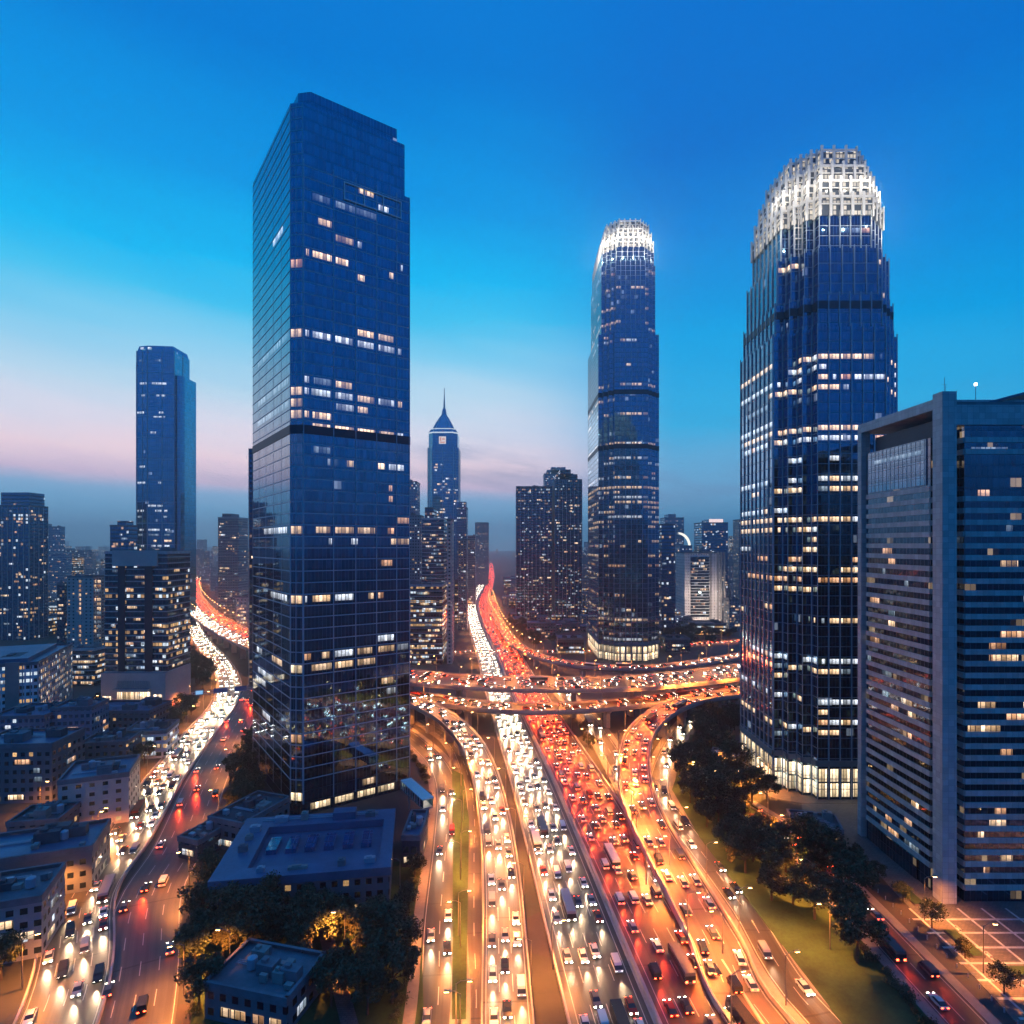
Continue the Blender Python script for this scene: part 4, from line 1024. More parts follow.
# far city as one mass
def far_city():
    mb = MB()
    for k in range(2600):
        z = 1150 + 6500 * R.random() ** 1.6
        x = R.uniform(-1.05, 1.05) * z
        # keep the road corridor open
        if abs(x + 70) < 60 + (30 if z > 1600 else 0): continue
        if -0.75 < x / z < -0.45 and z < 1500 and R.random() < .5: continue
        w = R.uniform(14, 42); d = R.uniform(14, 36)
        h = R.choice([R.uniform(12, 35), R.uniform(20, 60), R.uniform(40, 95)])
        if R.random() < .03: h = R.uniform(95, 150)
        mb.box(x - w/2, x + w/2, z, z + d, 0, h, R.randrange(4), 4, bottom=False)
    o = mb.build('distant_city', [FAC['resid'], FAC['paleblue'], FAC['grey'], FAC['brown'], M['roof2']])
    tag(o, 'hazy mass of far apartment blocks along the horizon', 'city', None, 'stuff')
    mb = MB()
    n = 0
    for k in range(900):
        z = 640 + 560 * R.random(); x = R.uniform(-.95, .95) * z
        if abs(x + 40 + (z - 500) * .06) < 62: continue
        if x / z > .30: continue
        if -.62 < x / z < -.40: continue
        w = R.uniform(10, 26); d = R.uniform(10, 22); h = R.uniform(6, 20)
        mb.box(x - w/2, x + w/2, z, z + d, 0, h, R.randrange(3), 3, bottom=False)
    o = mb.build('far_low_houses', [FAC['low'], FAC['resid'], FAC['brown'], M['roof2']])
    tag(o, 'mass of low roofs filling the ground between the far towers', 'city', None, 'stuff')
far_city()

# ------------------------------------------------------------------ roads
class Path:
    def __init__(s, pts, step=5.0):
        P = [Vector(p) for p in pts]; Q = [P[0] * 2 - P[1]] + P + [P[-1] * 2 - P[-2]]; out = []
        for i in range(1, len(Q) - 2):
            a, b, c, d = Q[i - 1], Q[i], Q[i + 1], Q[i + 2]
            n = max(2, int((c - b).length / step))
            for k in range(n):
                t = k / n
                out.append(.5 * ((2 * b) + (c - a) * t + (2 * a - 5 * b + 4 * c - d) * t * t + (3 * b - a - 3 * c + d) * t ** 3))
        out.append(P[-1]); s.p = out; s.s = [0.0]
        for a, b in zip(out, out[1:]): s.s.append(s.s[-1] + (b - a).length)
        s.L = s.s[-1]
        s.t = []
        for i in range(len(out)):
            a = out[max(0, i - 1)]; b = out[min(len(out) - 1, i + 1)]; s.t.append((b - a).normalized())
        s.n = [Vector((t.y, -t.x, 0)).normalized() for t in s.t]   # to the right of travel
    def at(s, q, off=0.0):
        import bisect
        i = max(0, min(len(s.p) - 2, bisect.bisect_right(s.s, q) - 1)); f = (q - s.s[i]) / max(1e-6, s.s[i + 1] - s.s[i])
        p = s.p[i].lerp(s.p[i + 1], f); n = s.n[i].lerp(s.n[i + 1], f).normalized(); t = s.t[i].lerp(s.t[i + 1], f).normalized()
        return p + n * off, t, n

def ribbon(mb, path, o0, o1, h0=0.0, h1=None, m=0, u0=0.0, i0=0, i1=None):
    """a strip along the path between two offsets; h1 gives a closed bar"""
    i1 = len(path.p) - 1 if i1 is None else i1
    for i in range(i0, i1):
        a, b = path.p[i], path.p[i + 1]; na, nb = path.n[i], path.n[i + 1]; va, vb = path.s[i], path.s[i + 1]
        up = Vector((0, 0, 1)); t = h0 if h1 is None else h1
        A0, A1, B0, B1 = a + na * o0 + up * t, a + na * o1 + up * t, b + nb * o0 + up * t, b + nb * o1 + up * t
        mb.poly([A0, A1, B1, B0], [(u0, va), (u0 + o1 - o0, va), (u0 + o1 - o0, vb), (u0, vb)], m)
        if h1 is not None:
            dn = up * (h0 - h1)
            mb.poly([A1, A1 + dn, B1 + dn, B1], [(va, h1), (va, h0), (vb, h0), (vb, h1)], m); mb.poly([A0 + dn, A0, B0, B0 + dn], [(va, h0), (va, h1), (vb, h1), (vb, h0)], m)

MAIN = Path([(66, -220, .12), (50, -60, .12), (34, 90, .12), (23, 203, .12), (17, 262, .12), (6.4, 353, .12), (-6, 469, .12), (-12.5, 536, .12), (-29.5, 682, .12), (-50, 895, .12), (-62, 1100, .12), (-66, 1463, .12), (-82, 2100, .12), (-128, 3300, .12)], 8)
def main_road():
    mb = MB(); ribbon(mb, MAIN, -18.2, -.9, .0, u0=0); o = mb.build('highway_oncoming', roadmat('asphalt_oncoming', 1.6, 3.6, 4)); tag(o, 'asphalt carriageway of the main highway with oncoming headlights', None, None, 'structure')
    mb = MB(); ribbon(mb, MAIN, .9, 21.0, .0, u0=0); o = mb.build('highway_outgoing', roadmat('asphalt_outgoing', 1.2, 3.6, 5)); tag(o, 'asphalt carriageway of the main highway with red tail lights', None, None, 'structure')
    mb = MB(); ribbon(mb, MAIN, -.9, .9, -.1, .1); ribbon(mb, MAIN, -.28, .28, .1, 1.0); o = mb.build('median_barrier', M['parapet']); tag(o, 'concrete barrier along the middle of the main highway', 'barrier')
    for off, lab in ((-18.5, 'low concrete parapet on the oncoming side of the main highway'), (21.3, 'low concrete parapet on the outgoing side of the main highway')):
        mb = MB(); ribbon(mb, MAIN, off - .25, off + .25, -.1, .95); o = mb.build('road_parapet', M['parapet']); tag(o, lab, 'parapet')
main_road()

def viaduct(label, pts, w, lanes, piers=30, step=5.0, name='flyover', thick=2.5, cat='flyover', skip=None, base=.085, par=1.05, pierw=2.1):
    path = Path(pts, step)
    mid = path.p[len(path.p) // 2]
    root = thing(name, label, cat, (mid.x, mid.y, 0)); off = Vector((mid.x, mid.y, 0))
    hw = w / 2
    def loc(mb):
        mb.v = [(x - off.x, y - off.y, z) for x, y, z in mb.v]; return mb
    mb = MB(); ribbon(mb, path, -hw, hw, 0, u0=0); loc(mb).build('deck_surface', roadmat('asphalt_' + label.replace(' ', '_')[:40], .7, (w - 1.4) / lanes, lanes, base), root)
    mb = MB(); ribbon(mb, path, -hw - .3, -hw, -thick * .45, -.01); ribbon(mb, path, hw, hw + .3, -thick * .45, -.01)
    for i in range(len(path.p) - 1):
        a, b = path.p[i], path.p[i + 1]; na, nb = path.n[i], path.n[i + 1]
        k = hw * .55; up = Vector((0, 0, 1))
        ring = lambda p, n: [p - n * (hw + .3) - up * thick * .45, p - n * k - up * thick, p + n * k - up * thick, p + n * (hw + .3) - up * thick * .45]
        A, B = ring(a, na), ring(b, nb)
        for j in range(3): mb.poly([A[j], B[j], B[j + 1], A[j + 1]])
    loc(mb).build('girder', M['under'], root)
    for s in (-1, 1):
        mb = MB(); a, b = sorted((s * (hw - .05), s * (hw + .3))); ribbon(mb, path, a, b, 0, par); mb2 = mb
        ribbon(mb, path, (a + b) / 2 - .05, (a + b) / 2 + .05, par + .35, par + .45)
        loc(mb).build('parapet', M['parapet'], root)
    q = piers * .5
    while piers and q < path.L:
        p, t, n = path.at(q)
        q += piers
        if p.z - thick < 2.2: continue
        # nothing stands on the carriageways
        bad = False
        for i in range(0, len(MAIN.p)):
            m_ = MAIN.p[i]
            if abs(m_.y - p.y) < 30:
                dd = (Vector((p.x - m_.x, p.y - m_.y, 0))).dot(MAIN.n[i])
                if -19.5 < dd < 22.5: bad = True
        if bad or (skip and skip(p)): continue
        pm = MB(); top = p.z - thick
        ang = math.atan2(n.y, n.x); ca, sa = math.cos(ang), math.sin(ang)
        rot = lambda x, y: (p.x - off.x + x * ca - y * sa, p.y - off.y + x * sa + y * ca)
        pm.prism([rot(-pierw, -1.1), rot(pierw, -1.1), rot(pierw, 1.1), rot(-pierw, 1.1)], 0, top - 1.8, bottom=False)
        pm.prism([rot(-pierw, -.9), rot(pierw, -.9), rot(pierw, .9), rot(-pierw, .9)], top - 1.8, top, P2=[rot(-hw * .6, -1.0), rot(hw * .6, -1.0), rot(hw * .6, 1.0), rot(-hw * .6, 1.0)], bottom=False)
        pm.build('pier', M['parapet'], root)
    return path
g3 = lambda px, py, h: gp(px, py, h)
P_FLY = viaduct('upper flyover sweeping right across the main highway from the left viaduct', [g3(203, 573, 19), g3(194, 583, 19), g3(192, 595, 19), g3(205, 614, 19), g3(250, 640, 19), g3(330, 664, 19), g3(411, 677, 19), g3(470, 682, 19), g3(531, 684.5, 19), g3(600, 684, 19), g3(640, 682.5, 19), g3(700, 677, 19), g3(745, 671, 19), g3(800, 663, 19), g3(880, 655, 19)], 30, 8, 34)
P_LOW = viaduct('lower flyover passing in front of the upper one and joining the loop ramp', [g3(330, 678, 12), g3(390, 691, 12), g3(411, 696, 12), g3(450, 702, 12), g3(494, 707, 12), g3(540, 708.5, 12), g3(590, 706.5, 12), g3(640, 702, 12), g3(690, 695, 12), g3(745, 688, 12), g3(800, 680, 12)], 15, 4, 26)
P_SLIP = viaduct('slim slip road curving from the far main road to the right behind the flyover', [g3(491, 596, 1), g3(497, 617, 3), g3(508, 636, 6), g3(524, 650, 8), g3(552, 660, 10), g3(590, 666, 11), g3(640, 668, 12), g3(690, 664, 12), g3(745, 655, 12), g3(800, 645, 12)], 11, 3, 30, name='slip_ramp', cat='slip road')
P_LOOP = viaduct('curved loop ramp with red lit traffic bending down to the bottom of the view', [g3(800, 684, 13), g3(745, 692, 13), g3(700, 698, 13), g3(665, 711, 12.6), g3(641, 733, 11.5), g3(634, 763, 9.6), g3(638, 795, 7.4), g3(650, 825, 5), g3(664, 850, 4), g3(684, 885, 2.8), g3(715, 940, 1.4), g3(765, 1030, .5), Vector((75, 60, .3))], 12.5, 3, 22, name='loop_ramp', cat='ramp')
P_RAMP = viaduct('white lit ramp curving down to run along the left side of the main highway', [g3(330, 676, 13), g3(380, 690, 13), g3(411, 701, 13), g3(430, 709, 12.4), g3(450, 721, 11.2), g3(470, 742, 9.4), g3(484, 772, 6.6), g3(492, 805, 5), g3(498, 842, 3.4), g3(503, 900, 1.8), g3(508, 1030, .4), Vector((2, 70, .3))], 10.5, 3, 20, name='entry_ramp', cat='ramp')

def flat_road(label, pts, w, lanes, name='street', base=.06, kerb=True, z=.02):
    path = Path([Vector((p[0], p[1], z)) for p in pts], 6)
    mb = MB(); ribbon(mb, path, -w / 2, w / 2, 0, u0=0)
    o = mb.build(name, roadmat('asphalt_' + label.replace(' ', '_')[:40], .6, (w - 1.2) / lanes, lanes, base)); tag(o, label, None, None, 'structure')
    if kerb:
        mb = MB(); ribbon(mb, path, -w / 2 - 2.6, -w / 2, -.05, .13); ribbon(mb, path, w / 2, w / 2 + 2.6, -.05, .13)
        o = mb.build('pavement', M['kerb']); tag(o, 'paved footway along the ' + label, None, None, 'structure')
    return path
P_LW = flat_road('oncoming carriageway of the left highway', [(-64, 40), gp(57, 1024), gp(84, 900), gp(125, 842), gp(164, 780), gp(203, 730), gp(223, 705), gp(229, 682), gp(218, 660), gp(207, 648), gp(196, 632), gp(188, 612)], 15, 4, 'left_highway', z=.06, kerb=False)
P_LD = flat_road('outgoing carriageway of the left highway', [(-44, 40), gp(130, 1024), gp(150, 900), gp(182, 842), gp(207, 780), gp(233, 730), gp(248, 705), gp(262, 680), gp(275, 655), gp(285, 630)], 17, 4, 'left_highway_outgoing', base=.075, z=.03, kerb=False)
mb = MB(); ribbon(mb, P_LW, 7.6, 8.1, -.05, .9); ribbon(mb, P_LW, -8.1, -7.6, -.05, .7); tag(mb.build('left_median_barrier', M['parapet']), 'concrete barriers edging the oncoming carriageway of the left highway', 'barrier')
P_S1 = flat_road('orange lit street running under the flyovers right of the main highway', [gp(560, 690), gp(586, 716), gp(604, 742), gp(622, 772), gp(640, 806), gp(652, 842), gp(668, 900)], 9, 2)
P_S2 = flat_road('frontage street right of the loop ramp', [gp(690, 720), gp(672, 745), gp(660, 775), gp(662, 800), gp(678, 822), gp(700, 850), gp(745, 910), gp(826, 1024), (90, 70)], 8, 2)
P_S3 = flat_road('dark service road between the huge tower and the white lit ramp', [gp(380, 716), gp(411, 738), gp(436, 762), gp(447, 790), gp(446, 842), gp(440, 920), gp(436, 1030), (-14, 60)], 9, 2, base=.045)
P_S4 = flat_road('narrow street between the service road and the white lit ramp', [gp(420, 720), gp(452, 742), gp(468, 775), gp(474, 810), gp(474, 860), gp(474, 930), gp(476, 1030), (-6, 60)], 6, 2)
P_S5 = flat_road('back street in front of the shop podium', [gp(20, 745), gp(70, 726), gp(108, 713), gp(160, 708), gp(200, 704)], 8, 2)
P_S6 = flat_road('far cross street behind the flyovers', [gp(420, 656), gp(470, 652), gp(540, 652), gp(600, 651), gp(700, 644), gp(760, 640)], 12, 3)
# planted islands
def verge(label, pts, z=.16):
    mb = MB(); P = [(p.x, p.y) for p in pts]; a = sum(P[i][0] * P[(i + 1) % len(P)][1] - P[(i + 1) % len(P)][0] * P[i][1] for i in range(len(P)))
    if a < 0: P.reverse()
    mb.prism(P, -.1, z, bottom=False); tag(mb.build('verge', M['soil']), label, None, None, 'structure')
verge('planted verge inside the loop ramp', [gp(690, 735), gp(735, 735), gp(742, 800), gp(800, 842), gp(850, 900), Vector((88, 150, 0)), Vector((88, 108, 0)), Vector((70, 108, 0)), gp(700, 838), gp(672, 790)])
verge('planted verge between the service road and the ramp', [gp(452, 770), gp(463, 775), gp(469, 820), gp(466, 1020), gp(452, 1020), gp(453, 842)])

verge('lawn of the foreground garden below the large hall', [gp(205, 905), gp(268, 862), gp(420, 862), gp(424, 1030), gp(190, 1030)], .12)
def plaza(label, pts, z=.1):
    mb = MB(); P = [(p.x, p.y) for p in pts]; a = sum(P[i][0] * P[(i + 1) % len(P)][1] - P[(i + 1) % len(P)][0] * P[i][1] for i in range(len(P)))
    if a < 0: P.reverse()
    mb.prism(P, -.1, z, bottom=False); tag(mb.build('plaza', M['paving']), label, None, None, 'structure')
P_DR = flat_road('driveway between the park trees and the stone plaza', [(95, 90), (95, 130), (95.5, 170), (95, 205), (88, 232)], 9, 2, z=.14)
plaza('stone paved plaza around the grey banded office block', [Vector((104.2, 112, 0)), Vector((190, 112, 0)), Vector((190, 232, 0)), Vector((112, 232, 0)), Vector((104, 214, 0)), Vector((112, 190, 0))])
plaza('pale paved forecourt at the foot of the navy finned tower', [Vector((84, 262, 0)), Vector((104, 236, 0)), Vector((112, 232.2, 0)), Vector((175, 232.2, 0)), Vector((175, 300, 0)), Vector((88, 300, 0))], .08)
plaza('paved path crossing the foreground garden', [gp(300, 858), gp(312, 858), gp(360, 1030), gp(342, 1030)], .2)
for k, (x, y, w, d) in enumerate([(113, 150, 3, 10), (113, 170, 3, 8), (122, 140, 12, 3), (145, 140, 14, 3), (170, 142, 10, 3)]):
    mb = MB(); mb.box(x - w/2, x + w/2, y - d/2, y + d/2, .1, .7, 0, 1); tag(mb.build('planter', [M['kerb'], M['soil']]), ['long stone planter nearest the corner pillar of the banded office', 'stone planter beside the left foot of the banded office', 'stone planter on the plaza in front of the corner pillar', 'middle stone planter in front of the banded office', 'stone planter furthest right on the plaza'][k], 'planter')
def bollards():
    mb = MB(); mb.tube((0, 0, 0), (0, 0, .95), .14, .12, 8); mb.tube((0, 0, .95), (0, 0, 1.05), .16, .1, 8); me = mb.mesh('bollard', M['steel'])
    for k in range(26):
        o = bpy.data.objects.new('bollard', me); COL.objects.link(o); o.location = (105.2, 118 + k * 3.4, .1); tag(o, 'short steel bollard in the row along the stone plaza edge', 'bollard', 'bollards along the plaza')
    bm = MB()
    for k in range(3): bm.box(-.9, .9, -.25 + k * .18, -.1 + k * .18, .42, .47)
    seat = bm.mesh('seat', M['beige']); bl = MB(); bl.box(-.8, -.7, -.22, .25, 0, .42); bl.box(.7, .8, -.22, .25, 0, .42); legs = bl.mesh('frame', M['steel'])
    for x, y in ((116, 146), (116, 156), (116, 168), (128, 143), (152, 143)):
        o = thing('park_bench', 'slatted bench beside the stone planters on the plaza', 'bench', (x, y, .1), math.pi / 2, 'plaza benches')
        for me2 in (seat, legs):
            c = bpy.data.objects.new(me2.name.split('.')[0], me2); COL.objects.link(c); c.parent = o
    st = MB()
    for k in range(9): st.box(107, 188, 115 + k * 5.6, 115.7 + k * 5.6, .08, .106)
    for k in range(12): st.box(109 + k * 6.6, 109.6 + k * 6.6, 113, 165, .08, .11)
    tag(st.build('paving_strips', M['band']), 'pale stone strips set in the plaza paving', None, None, 'structure')
bollards()
# sign gantry over the left highway
def gantry():
    a = gp(192, 706); b = gp(262, 699)
    d = Vector((b.x - a.x, b.y - a.y)); L = d.length
    root = thing('sign_gantry', 'road sign gantry with a blue panel spanning the left highway', 'sign gantry', (a.x, a.y, 0), math.atan2(d.y, d.x))
    for u in (0, L):
        m = MB(); m.tube((u, 0, 0), (u, 0, 8.6), .3, .25, 8); m.build('post', M['steel'], root)
    m = MB()
    for z in (7, 8.4): m.tube((0, 0, z), (L, 0, z), .18, n=6)
    for k in range(int(L / 2)): m.tube((k * 2, 0, 7), (k * 2 + 1, 0, 8.4), .09, n=4); m.tube((k * 2 + 1, 0, 8.4), (k * 2 + 2, 0, 7), .09, n=4)
    m.build('truss', M['steel'], root)
    for u0, u1 in ((1.5, 6.5), (12, 20), (24, 31)):
        m = MB(); m.box(u0, u1, -.35, -.22, 6.4, 9.6); m.build('sign_panel', plain('blue_sign_face', (.02, .12, .35, 1), .4, 0, .05), root)
    m = MB(); m.box(2.0, 6.0, -.42, -.36, 6.9, 9.1); m.build('lit_panel', emit('sign_backlight', (.25, .6, 1, 1), .9), root)
gantry()

# ------------------------------------------------------------------ vehicles
CARPAINT = [plain('car_paint_%s' % n, c, .25, .2, .03) for n, c in (('white', (.7, .7, .7, 1)), ('silver', (.35, .36, .38, 1)), ('black', (.02, .02, .025, 1)), ('grey', (.12, .12, .13, 1)), ('red', (.3, .03, .02, 1)))]
CARGLASS = plain('car_window', (.02, .03, .04, 1), .08, 0, .1); TYRE = plain('tyre_rubber', (.02, .02, .02, 1), .8)
HEAD = emit('headlamp_glow', (1, .90, .74, 1), 30); TAIL = emit('tail_lamp_glow', (1, .06, .02, 1), 22)
def car_body(mb, T=lambda p: p, bus=False, van=False):
    def prof(P, w0, w1, m):
        n = len(P)
        for s in (-1, 1):
            q = [T(Vector((x, s * (w0 if z < 1.0 else w1), z))) for x, z in P]
            mb.poly(q if s < 0 else q[::-1], None, m)
        for i in range(n):
            (xa, za), (xb, zb) = P[i], P[(i + 1) % n]; wa = w0 if za < 1.0 else w1; wb = w0 if zb < 1.0 else w1
            mb.poly([T(Vector((xa, wa, za))), T(Vector((xb, wb, zb))), T(Vector((xb, -wb, zb))), T(Vector((xa, -wa, za)))], None, m)
    if van:
        prof([(-2.3, .4), (2.3, .4), (2.4, .7), (2.2, .99), (-2.3, .99)], .95, .95, 0)
        prof([(2.15, 1.0), (1.5, 1.6), (-2.25, 1.6), (-2.3, 1.0)], .95, .9, 1)
        prof([(1.5, 1.61), (1.2, 2.05), (-2.2, 2.1), (-2.28, 1.61)], .9, .85, 0)
    elif not bus:
        prof([(-2.25, .35), (2.2, .35), (2.3, .6), (2.15, .82), (1.1, .95), (-1.7, .98), (-2.25, .92)], .9, .9, 0)
        prof([(1.05, .94), (.35, 1.4), (-1.2, 1.42), (-1.95, .97)], .82, .66, 1)
        prof([(.3, 1.41), (-1.15, 1.43), (-1.15, 1.46), (.3, 1.45)], .66, .64, 0)
    else:
        prof([(-5.5, .45), (5.5, .45), (5.6, .98), (-5.5, .98)], 1.25, 1.25, 0)
        prof([(-5.5, .981), (5.6, .981), (5.45, 2.3), (-5.5, 2.3)], 1.25, 1.24, 1)
        prof([(-5.5, 2.301), (5.45, 2.301), (5.3, 2.95), (-5.4, 2.95)], 1.25, 1.22, 0)
    for x in ((-1.4, 1.4) if not bus else (-3.6, 3.6)):
        for s in (-1, 1):
            r = .33 if not bus else .48; w = .88 if not bus else 1.22
            ring = [T(Vector((x + r * math.cos(a * math.pi / 4), s * (w + .03), r + r * math.sin(a * math.pi / 4)))) for a in range(8)]
            mb.poly(ring if s < 0 else ring[::-1], None, 2)
def lamp_box(mb, x0, x1, y0, y1, z0, z1, T=lambda p: p, m=0):
    c = [Vector((x, y, z)) for z in (z0, z1) for x, y in ((x0, y0), (x1, y0), (x1, y1), (x0, y1))]
    for f in ((0, 3, 2, 1), (4, 5, 6, 7), (0, 1, 5, 4), (1, 2, 6, 5), (2, 3, 7, 6), (3, 0, 4, 7)): mb.poly([T(c[i]) for i in f], None, m)
HB = {False: (2.2, 2.34, .42, .86, .56, .80), True: (5.5, 5.64, .6, 1.15, .6, .95)}
TB = {False: (-2.31, -2.2, .40, .86, .70, .92), True: (-5.58, -5.48, .6, 1.15, .8, 1.2)}
PROTO = {}
def sgn(b, s): return b if s > 0 else (b[0], b[1], -b[3], -b[2], b[4], b[5])
LAMPS = {}
for bus in (False, True):
    for k, BX, mt in (('headlight', HB, HEAD), ('tail_light', TB, TAIL)):
        for s in (-1, 1):
            mb = MB(); lamp_box(mb, *sgn(BX[bus], s)); LAMPS[bus, k, s] = mb.mesh(k, mt)
    for i, p in enumerate(CARPAINT):
        mb = MB(); car_body(mb, bus=bus); PROTO[bus, i] = mb.mesh('bus' if bus else 'car', [p, CARGLASS, TYRE])
for i, p in enumerate(CARPAINT):
    mb = MB(); car_body(mb, van=True); PROTO['van', i] = mb.mesh('van', [p, CARGLASS, TYRE])

def spotdata(name, col, e, size, blend):
    l = bpy.data.lights.new(name, 'SPOT'); l.energy = e; l.color = col; l.spot_size = math.radians(size); l.spot_blend = blend; l.shadow_soft_size = .12
    return l
L_HEAD = spotdata('headlamp_beam', (1, .66, .37), 9500, 40, 1.0)
L_HEAD2 = spotdata('dipped_beam', (1, .80, .55), 900, 90, 1.0)
L_TAIL = spotdata('tail_lamp_beam', (1, .045, .008), 8500, 52, 1.0)

def hidden(p):
    """behind one of the big towers or outside the frame"""
    if p.y < 118: return True
    px = 512 + p.x / p.y * F; py = HZ + (H - p.z) / p.y * F
    if px < -12 or px > 1036 or py > 1036: return True
    if 255 < px < 409 and p.y > 215 and not (py > 812): return True
    if 743 < px < 895 and p.y > 240 and py < 790: return True
    if px > 858 and p.y > 168: return True
    return False
CARS = []
def traffic(path, offs, direc, spacing, group, label, s0=0.0, s1=None, busp=.03, jit=.6):
    s1 = path.L if s1 is None else s1
    for off in offs:
        q = s0 + R.random() * spacing
        while q < s1:
            p, t, n = path.at(q, off + R.uniform(-.25, .25))
            if not hidden(p):
                CARS.append((p, t * direc, group, label, R.random() < busp, direc * t.y))
            q += spacing * R.uniform(1 - jit, 1 + jit) + (7 if CARS and CARS[-1][4] else 0)
LW = [-3.9 - 3.6 * k for k in range(4)]; LR = [3.9 + 3.6 * k for k in range(5)]
G1 = 'cars with headlights on the main highway'; G2 = 'cars with tail lights on the main highway'
traffic(MAIN, [-4.3, -7.9, -11.5, -15.1], -1, 13.0, G1, 'car with bright headlights driving towards the viewer on the main highway')
traffic(MAIN, [3.9, 7.5, 11.1, 14.7, 18.3], 1, 14.0, G2, 'car with glowing red tail lights driving away on the main highway')
traffic(P_RAMP, [-3.1, 0, 3.1], 1, 13.5, 'cars on the white lit ramp', 'car with bright headlights coming down the white lit ramp')
traffic(P_LOOP, [-3.7, 0, 3.7], -1, 14.0, 'cars on the loop ramp', 'car with red tail lights climbing the curved loop ramp')
traffic(P_FLY, [2, 5.5, 9, 12.5], 1, 17.0, 'cars on the near side of the upper flyover', 'car with headlights on the near lanes of the upper flyover')
traffic(P_FLY, [-2, -5.5, -9, -12.5], -1, 17.0, 'cars on the far side of the upper flyover', 'car with tail lights on the far lanes of the upper flyover')
traffic(P_LOW, [-5, -1.7, 1.7, 5], 1, 15.0, 'cars on the lower flyover', 'car on the lower flyover in front of the upper one')
traffic(P_SLIP, [-3, 0, 3], -1, 14.0, 'cars on the slip road', 'car on the slim slip road right of the main highway')
traffic(P_LW, [-5.3, -1.8, 1.8, 5.3], -1, 14.0, 'cars with headlights on the left highway', 'car with headlights on the oncoming side of the left highway')
traffic(P_LD, [-5.8, -2, 2, 5.8], 1, 62.0, 'cars with tail lights on the left highway', 'car with tail lights on the outgoing side of the left highway')
traffic(P_S1, [-2, 2], 1, 26, 'cars on the orange lit street', 'car on the orange lit street under the flyovers')
traffic(P_S2, [-1.8, 1.8], 1, 28, 'cars on the frontage street', 'car on the frontage street right of the loop ramp')
traffic(P_DR, [-2.2, 2.2], 1, 18, 'cars on the driveway by the plaza', 'car on the driveway between the park and the plaza')
traffic(P_S3, [-2, 2], 1, 30, 'cars on the service road', 'car on the dark service road by the huge tower')
traffic(P_S5, [-1.8, 1.8], 1, 16, 'cars on the back street', 'car on the back street in front of the shop podium')
traffic(P_S6, [-3, 0, 3], 1, 14, 'cars on the far cross street', 'car on the far cross street behind the flyovers')

def basis(t):
    x = t.normalized(); y = Vector((-x.y, x.x, 0)).normalized(); z = x.cross(y)
    return Matrix((x, y, z)).transposed()
def place_cars():
    CARS.sort(key=lambda c: (c[0] - Vector((0, 0, H))).length)
    far = MB(); nl = 0
    for i, (p, t, group, label, bus, toward) in enumerate(CARS):
        B = basis(t); ci = R.choices(range(5), [5, 4, 3, 3, 1])[0]
        p = p + Vector((0, 0, .02))
        if i < 300:
            if bus: label = label.replace('car ', 'bus ', 1); group = group.replace('cars', 'buses', 1)
            van = not bus and R.random() < .17
            if van: label = label.replace('car ', 'van ', 1); group = group.replace('cars', 'vans', 1)
            o = bpy.data.objects.new('bus' if bus else 'van' if van else 'car', PROTO['van' if van else bus, ci]); COL.objects.link(o)
            o.location = p; o.rotation_euler = B.to_euler(); tag(o, label, 'bus' if bus else 'van' if van else 'car', group)
            for k in ('headlight', 'tail_light'):
                for s in (-1, 1):
                    c = bpy.data.objects.new(k, LAMPS[bus, k, s]); COL.objects.link(c); c.parent = o
        else:
            T = lambda v, B=B, p=p: p + B @ v
            car_body(far, T, bus)
            for j in range(len(far.mi) - 1, -1, -1):
                if far.mi[j] == 0: far.mi[j] = 5 + ci
                else: 
                    if far.mi[j] > 4: break
            for s in (-1, 1):
                lamp_box(far, *sgn(HB[bus], s), T, 3); lamp_box(far, *sgn(TB[bus], s), T, 4)
        # lamps that light the road
        d = p.length
        keep = 1.0 if d < 450 else (.45 if d < 900 else .2)
        if R.random() < keep:
            boost = 1
            f = 2.5 if not bus else 5.8
            def lamp(data, x, z, dirv):
                l = bpy.data.objects.new(data.name, data); COL.objects.link(l)
                l.location = p + B @ Vector((x, 0, z))
                l.rotation_euler = (-(B @ Vector(dirv))).to_track_quat('Z', 'Y').to_euler()
            oncoming = toward < 0 or 'near side' in group or 'ramp' in group and 'white' in group
            if oncoming: lamp(L_HEAD, f, .75, (1, 0, -.05))
            elif 'left highway' not in group or R.random() < .35:
                lamp(L_TAIL, -f, .95, (-1, 0, -.07))
            nl += 1
    mats = [CARPAINT[0], CARGLASS, TYRE, HEAD, TAIL] + CARPAINT
    o = far.build('distant_traffic', mats); tag(o, 'far lines of cars with head and tail lights on all the roads', 'cars', None, 'stuff')
    print('CARS', len(CARS), 'lights', nl)
place_cars()

